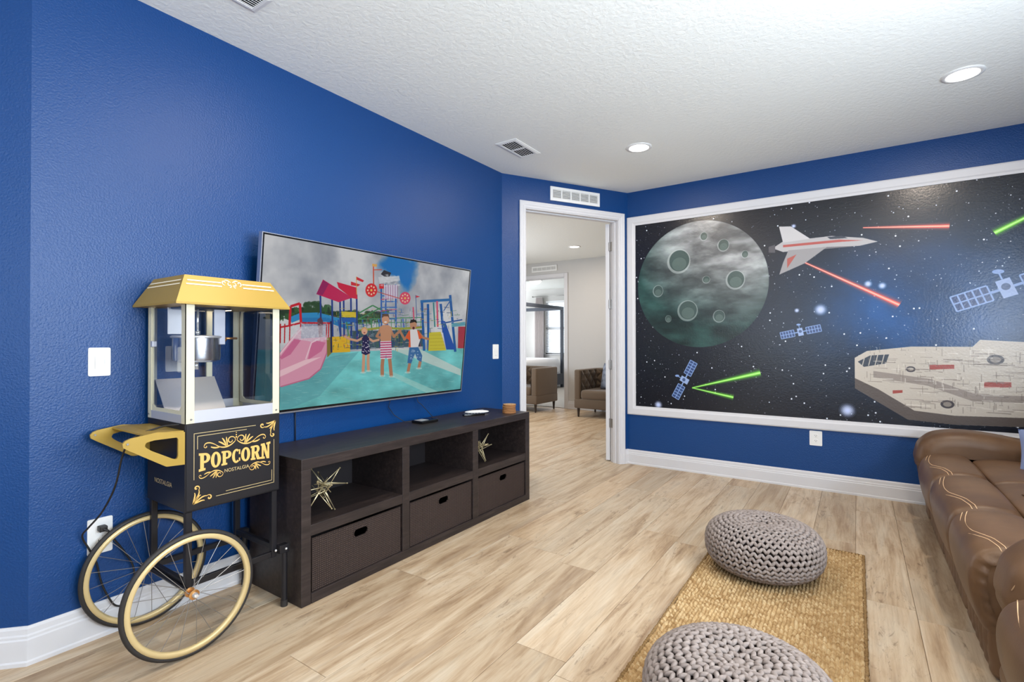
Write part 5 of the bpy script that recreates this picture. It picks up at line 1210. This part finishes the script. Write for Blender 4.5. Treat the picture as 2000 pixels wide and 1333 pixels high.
def make_sofa(label, y_end, y_near, seats, arms, group, lead=True):
    t = thing('leather_sofa', label, 'sofa', (3.5, (y_end+y_near)/2, 0), group)
    # lower body with a soft front panel
    bod = outline([(3.022, .01), (3.016, .05), (3.014, .12), (3.016, .20), (3.05, .26), (3.4, .27), (3.9, .27), (3.98, .15), (3.97, .02), (3.5, .01), (3.1, .006)], 55)
    def ruck(V, f_):
        V = V.copy(); m_ = V[:, 0] < 3.2; yv = V[m_, 1]; V[m_, 0] -= (.003+.008*np.exp(-((yv-2.62)/.22)**2))*np.sin(yv*75+V[m_, 2]*16)*np.clip(V[m_, 2]/.1, 0, 1); return V
    def gather(V, f_):
        V = V.copy()
        if f_ < .34: V[:, 1] += .006*(1-f_/.34)*np.sin(V[:, 2]*150+V[:, 0]*20)
        return V
    for (a, b) in seats:
        cushion('lower_panel', bod, a+.006, b-.006, .03, t, fold=ruck, mids=40)
        o = cushion('front_pad', padprof if a > 2.6 else padlow, a+.004, b-.004, .045, t, sag=.008, fold=gather if a < 2.6 else None)
        se = outline([(XF+.275, .30), (XF+.268, .42), (XF+.29, .462), (XF+.42, .480), (XF+.60, .468), (XF+.66, .42), (XF+.66, .28)], 49)
        cushion('seat_cushion', se, a+.004, b-.004, .03, t, sag=.006)
        bk = outline([(XF+.60, .44), (XF+.62, .62), (XF+.70, .84), (XF+.80, .96), (XF+.93, .96), (XF+1.0, .80), (XF+1.02, .40), (XF+.85, .30)], 48)
        cushion('back_cushion', bk, a+.004, b-.004, .06, t, sag=.01)
        for dx in (.060, .076):
            bm = B(); pts = []
            for f in np.linspace(0, 1, 28):
                y = b-.03-(b-a-.05)*f; x = XF+dx-.012-.030*math.sin(PI*min(1, f*1.25))+.055*max(0, f-.55)**1.3*2
                r_in = .045; e = min(y-a-.004, b-.004-y); drop = .045*(1-math.sqrt(max(0, 1-(1-min(1, e/r_in))**2))) if e < r_in else 0
                z = surf_z(padprof, x)-drop+.008*(1-((y-(a+b)/2)/((b-a)/2))**2)+.0008; pts.append((x, y, z))
            tube(bm, pts, .0017, 6); obj('stitching', bm, 'thread', t, True)
    for (a, b) in arms:
        XA = XF+(.045 if a < 3 else 0)
        ab = outline([(3.022, .012), (3.016, .05), (3.005, .12), (XA+.035, .20), (XA+.012, .32), (XA+.013, .40), (XA+.045, .48), (3.3, .53), (3.9, .5), (3.96, .3), (3.95, .04), (3.5, .008), (3.1, .004)], 78)
        cushion('arm_body', ab, a+.01, b-.01, .05, t)
        ar = outline([(XA+.005, .47), (XA+.028, .53), (XA+.10, .590), (XA+.24, .615), (XA+.42, .600), (XA+.64, .560), (XA+.86, .520), (XA+.90, .40), (XA+.5, .36), (XA+.06, .36), (XA, .40)], 66)
        cushion('arm_pad', ar, a-.005, b+.005, .085, t, sag=.01, n=8)
        ap = outline([(XF+.035, .30), (XF-.005, .38), (XF+.012, .45), (XF+.07, .50), (XF+.2, .50), (XF+.28, .42), (XF+.2, .28)], 49)
        for off in (.022, .036):
            bm = B(); pts = []
            for x in np.linspace(XF+.05, XF+.86, 26):
                z = surf_z(ar, x); pts.append((x, a+.030+off-.012, z-.012+(.006 if off > .03 else 0)))
            tube(bm, pts, .0017, 6); obj('stitching', bm, 'thread', t, True)
    return t
make_sofa('brown leather reclining sofa with tan stitching against the mural wall', 4.70, 2.44, [(3.03, 3.73), (2.47, 3.03), (3.73, 4.38)], [(4.40, 4.68)], 'brown leather sofas')
make_sofa('nearer brown leather recliner with a padded arm, cut off by the lower right corner', 2.38, .9, [(1.42, 2.10), (.72, 1.42)], [(2.11, 2.38)], 'brown leather sofas')
# throw pillow
bm = B(); bmesh.ops.create_icosphere(bm, subdivisions=2, radius=1, matrix=Matrix.Translation((3.285, 3.42, .482)) @ Matrix.Diagonal((.014, .014, .006, 1))); SOFA = [o for o in bpy.data.objects if o.name == 'leather_sofa'][0]; obj('tuft_button', bm, 'leather', SOFA, True)
t = thing('throw_pillow', 'soft blue throw pillow on the brown sofa, cut by the right edge', 'pillow', (3.50, 4.10, .48))
def pillow(name, c, sx, sy, sz, rot, m, parent):
    n = 28; u = np.linspace(-1, 1, n); UU, VV = np.meshgrid(u, u, indexing='ij'); ht = (np.clip(1-UU**4, 0, 1)*np.clip(1-VV**4, 0, 1))**.5
    k = 1-.06*(1-np.abs(UU))*0-.05*np.cos(PI*UU/2)*np.abs(VV)**4-.05*np.cos(PI*VV/2)*np.abs(UU)**4
    for s, nm in ((1, name), (-1, name+'_back')):
        P = np.stack([UU*sx*k, VV*sy*k, s*ht*sz], -1).reshape(-1, 3); Rm = np.array(rot.to_3x3()); P = P@Rm.T+np.array(c); o = grid_mesh(nm, P.reshape(n, n, 3), MT[m], parent, True)
pillow('pillow_face', (3.60, 4.12, .585), .20, .135, .075, Matrix.Rotation(R(-8), 4, 'Z') @ Matrix.Rotation(R(58), 4, 'X'), 'periwinkle', t)

# ------------------------------------------------------------------ armchairs in the loft
def armchair(x0, x1, y0, y1, label):
    t = thing('tufted_armchair', label, 'armchair', ((x0+x1)/2, (y0+y1)/2, 0), 'brown tufted armchairs in the next room')
    th = .115
    bm = B(); box(bm, (x0, y0, .145), (x1, y1, .30), .02, 3); obj('seat_base', bm, 'chair', t, autosm=50)
    for nm, a, b in (('arm', (x0, y0, .28), (x0+th, y1, .775)), ('arm', (x1-th, y0, .28), (x1, y1, .775)), ('backrest', (x0+th-.02, y1-.15, .28), (x1-th+.02, y1, .78))):
        bm = B(); box(bm, a, b, .028, 4); obj(nm, bm, 'chair', t, autosm=50)
    bm = B(); box(bm, (x0+th+.003, y0-.012, .292), (x1-th-.003, y1-.14, .445), .045, 5); obj('seat_cushion', bm, 'chair', t, autosm=60)
    def tuft(F, L, H_):
        nu, nv_ = 56, 40; uu = np.linspace(0, L, nu); vv = np.linspace(0, H_, nv_); UU, VV = np.meshgrid(uu, vv, indexing='ij')
        p = .11; q = .10; d1 = np.abs(np.sin(PI*(UU/p+VV/q)/2)); d2 = np.abs(np.sin(PI*(UU/p-VV/q)/2)); hgt = .030*np.minimum(d1, d2)**.55
        P = np.array([[F(a, b, h_) for a, b, h_ in zip(ra, rb, rh)] for ra, rb, rh in zip(UU, VV, hgt)]); return P
    H_ = .36; z0_ = .40
    grid_mesh('tufted_panel', tuft(lambda u, v, d: (x0+th-.004+d, y0+.03+u, z0_+v), y1-y0-.17, H_), MT['chair'], t)
    grid_mesh('tufted_panel', tuft(lambda u, v, d: (x1-th+.004-d, y0+.03+u, z0_+v), y1-y0-.17, H_), MT['chair'], t)
    grid_mesh('tufted_panel', tuft(lambda u, v, d: (x0+th+u, y1-.146-d, z0_+v), x1-x0-2*th, H_), MT['chair'], t)
    for x in (x0+.055, x1-.055):
        for y in (y0+.055, y1-.055): bm = B(); cyl(bm, (x, y, 0), (x, y, .15), .014, .026, n=14); obj('leg', bm, 'chairleg', t, autosm=40)
    return t
armchair(-1.225, -.43, 7.42, 8.17, 'brown tufted velvet armchair right of the bedroom door, with a blue pillow')
armchair(-2.735, -1.945, 7.42, 8.17, 'brown tufted velvet armchair at the left edge of the doorway view')
t = thing('throw_pillow', 'blue grey patterned throw pillow standing on the right tufted armchair', 'pillow', (-.70, 7.80, .45))
pillow('pillow_face', (-.68, 7.76, .66), .22, .22, .075, Matrix.Rotation(R(-12), 4, 'Z') @ Matrix.Rotation(R(76), 4, 'X'), 'bluefab', t)

# ------------------------------------------------------------------ bedroom
bed = thing('four_poster_bed', 'dark slate four poster canopy bed with white bedding in the bedroom', 'bed', (-4.8, 11.1, 0))
bx0, bx1, by0, by1 = -5.72, -3.97, 10.0, 12.14; pt = .075
for x in (bx0, bx1-pt):
    for y in (by0, by1-pt): bm = B(); box(bm, (x, y, .004), (x+pt, y+pt, 2.19), .003, 1); obj('bed_post', bm, 'bedwood', bed)
for (a, b) in (((bx0, by0+pt, 2.10), (bx0+pt, by1-pt, 2.19)), ((bx1-pt, by0+pt, 2.10), (bx1, by1-pt, 2.19)), ((bx0+pt, by0, 2.10), (bx1-pt, by0+pt, 2.19)), ((bx0+pt, by1-pt, 2.10), (bx1-pt, by1, 2.19))): bm = B(); box(bm, a, b, .003, 1); obj('canopy_rail', bm, 'bedwood', bed)
for (a, b) in (((bx0, by0+pt, .09), (bx0+.05, by1-pt, .38)), ((bx1-.05, by0+pt, .09), (bx1, by1-pt, .38)), ((bx0+pt, by0, .09), (bx1-pt, by0+.05, .38)), ((bx0+pt, by1-.05, .09), (bx1-pt, by1, .38))): bm = B(); box(bm, a, b, .003, 1); obj('side_rail', bm, 'bedwood', bed)
bm = B(); box(bm, (bx0+.06, by0+.06, .25), (bx1-.06, by1-.06, .60), .05, 3); obj('mattress', bm, 'linen', bed, autosm=60)
bm = B(); box(bm, (bx0+.02, by0+.05, .36), (bx1-.02, by1-.10, .80), .13, 6); dv = obj('duvet', bm, 'linen', bed, autosm=70)
win3 = bpy.data.objects.new('window_3', None); C.objects.link(win3); win3['kind'] = 'structure'; win3.location = ((WX0+WX1)/2, BY, WZ0)
bm = B()
for (a, b, c_, d_) in ((WX0, WX0+.05, WZ0, WZ1), (WX1-.05, WX1, WZ0, WZ1), (WX0, WX1, WZ0, WZ0+.05), (WX0, WX1, WZ1-.05, WZ1), (WX0, WX1, 1.60, 1.66)): box(bm, (a, BY+.06, c_), (b, BY+.11, d_))
box(bm, (WX0-.03, BY-.03, WZ0-.02), (WX1+.03, BY+.06, WZ0)); obj('window_frame', bm, 'white', win3)
bm = B(); box(bm, (WX0, BY+.08, WZ0), (WX1, BY+.084, WZ1)); obj('window_pane', bm, 'glass', win3)
bl = thing('window_blind', 'white slatted blind in the bedroom window', 'blind', ((WX0+WX1)/2, BY+.03, WZ0))
bm = B(); k = 0; z = WZ0+.04
while z < WZ1-.06: box(bm, (WX0+.01, BY+.008, z), (WX1-.01, BY+.052, z+.003), rot=Matrix.Rotation(R(22), 3, 'X')); z += .047
o = obj('blind_slats', bm, 'blind', bl); o['kind'] = 'stuff'
bm = B(); box(bm, (WX0+.005, BY+.005, WZ1-.06), (WX1-.005, BY+.055, WZ1)); obj('head_rail', bm, 'blind', bl)
cu = thing('window_curtain', 'pale grey curtain hanging left of the bedroom window behind the bed', 'curtain', (-4.85, BY-.09, .1))
nu = 90; uu = np.linspace(0, 1, nu); zz = np.linspace(0, 1, 24)
Vc = np.zeros((nu, 24, 3))
for j, q in enumerate(zz):
    z = .06+q*2.44; pin = .72+.28*(1-math.exp(-((q-1)/.08)**2))*1.0
    Vc[:, j, 0] = -4.87+(uu-.5)*.30*pin; Vc[:, j, 1] = BY-.09+.028*np.sin(uu*2*PI*6); Vc[:, j, 2] = z
grid_mesh('curtain_panel', Vc, MT['curtain'], cu)
rod = thing('curtain_rod', 'thin dark curtain rod above the bedroom window', 'rod', (-4.2, BY-.09, 2.53))
bm = B(); cyl(bm, (-5.08, BY-.09, 2.53), (-3.2, BY-.09, 2.53), .011, n=12); obj('pole', bm, 'nickel', rod, True)
bm = B(); bmesh.ops.create_uvsphere(bm, u_segments=12, v_segments=8, radius=.024, matrix=Matrix.Translation((-5.09, BY-.09, 2.53))); box(bm, (-5.0, BY-.09, 2.52), (-4.985, BY, 2.54)); obj('bracket', bm, 'nickel', rod)
fl_ = thing('bowl_light', 'frosted bowl ceiling light in the bedroom beyond both doors', 'ceiling light', (-3.77, 10.35, CEIL))
bm = B(); lathe(bm, [(.17, 0), (.17, -.02), (.15, -.03), (0, -.03)], (-3.77, 10.35, CEIL), 32); obj('metal_rim', bm, 'nickel', fl_, autosm=40)
bm = B(); lathe(bm, [(.148, -.03), (.14, -.06), (.10, -.10), (.05, -.118), (0, -.122)], (-3.77, 10.35, CEIL), 32); obj('glass_bowl', bm, 'bedlamp', fl_, True)
# the second loft lamp is out of view and has no fixture; the loft ceiling keeps one register only
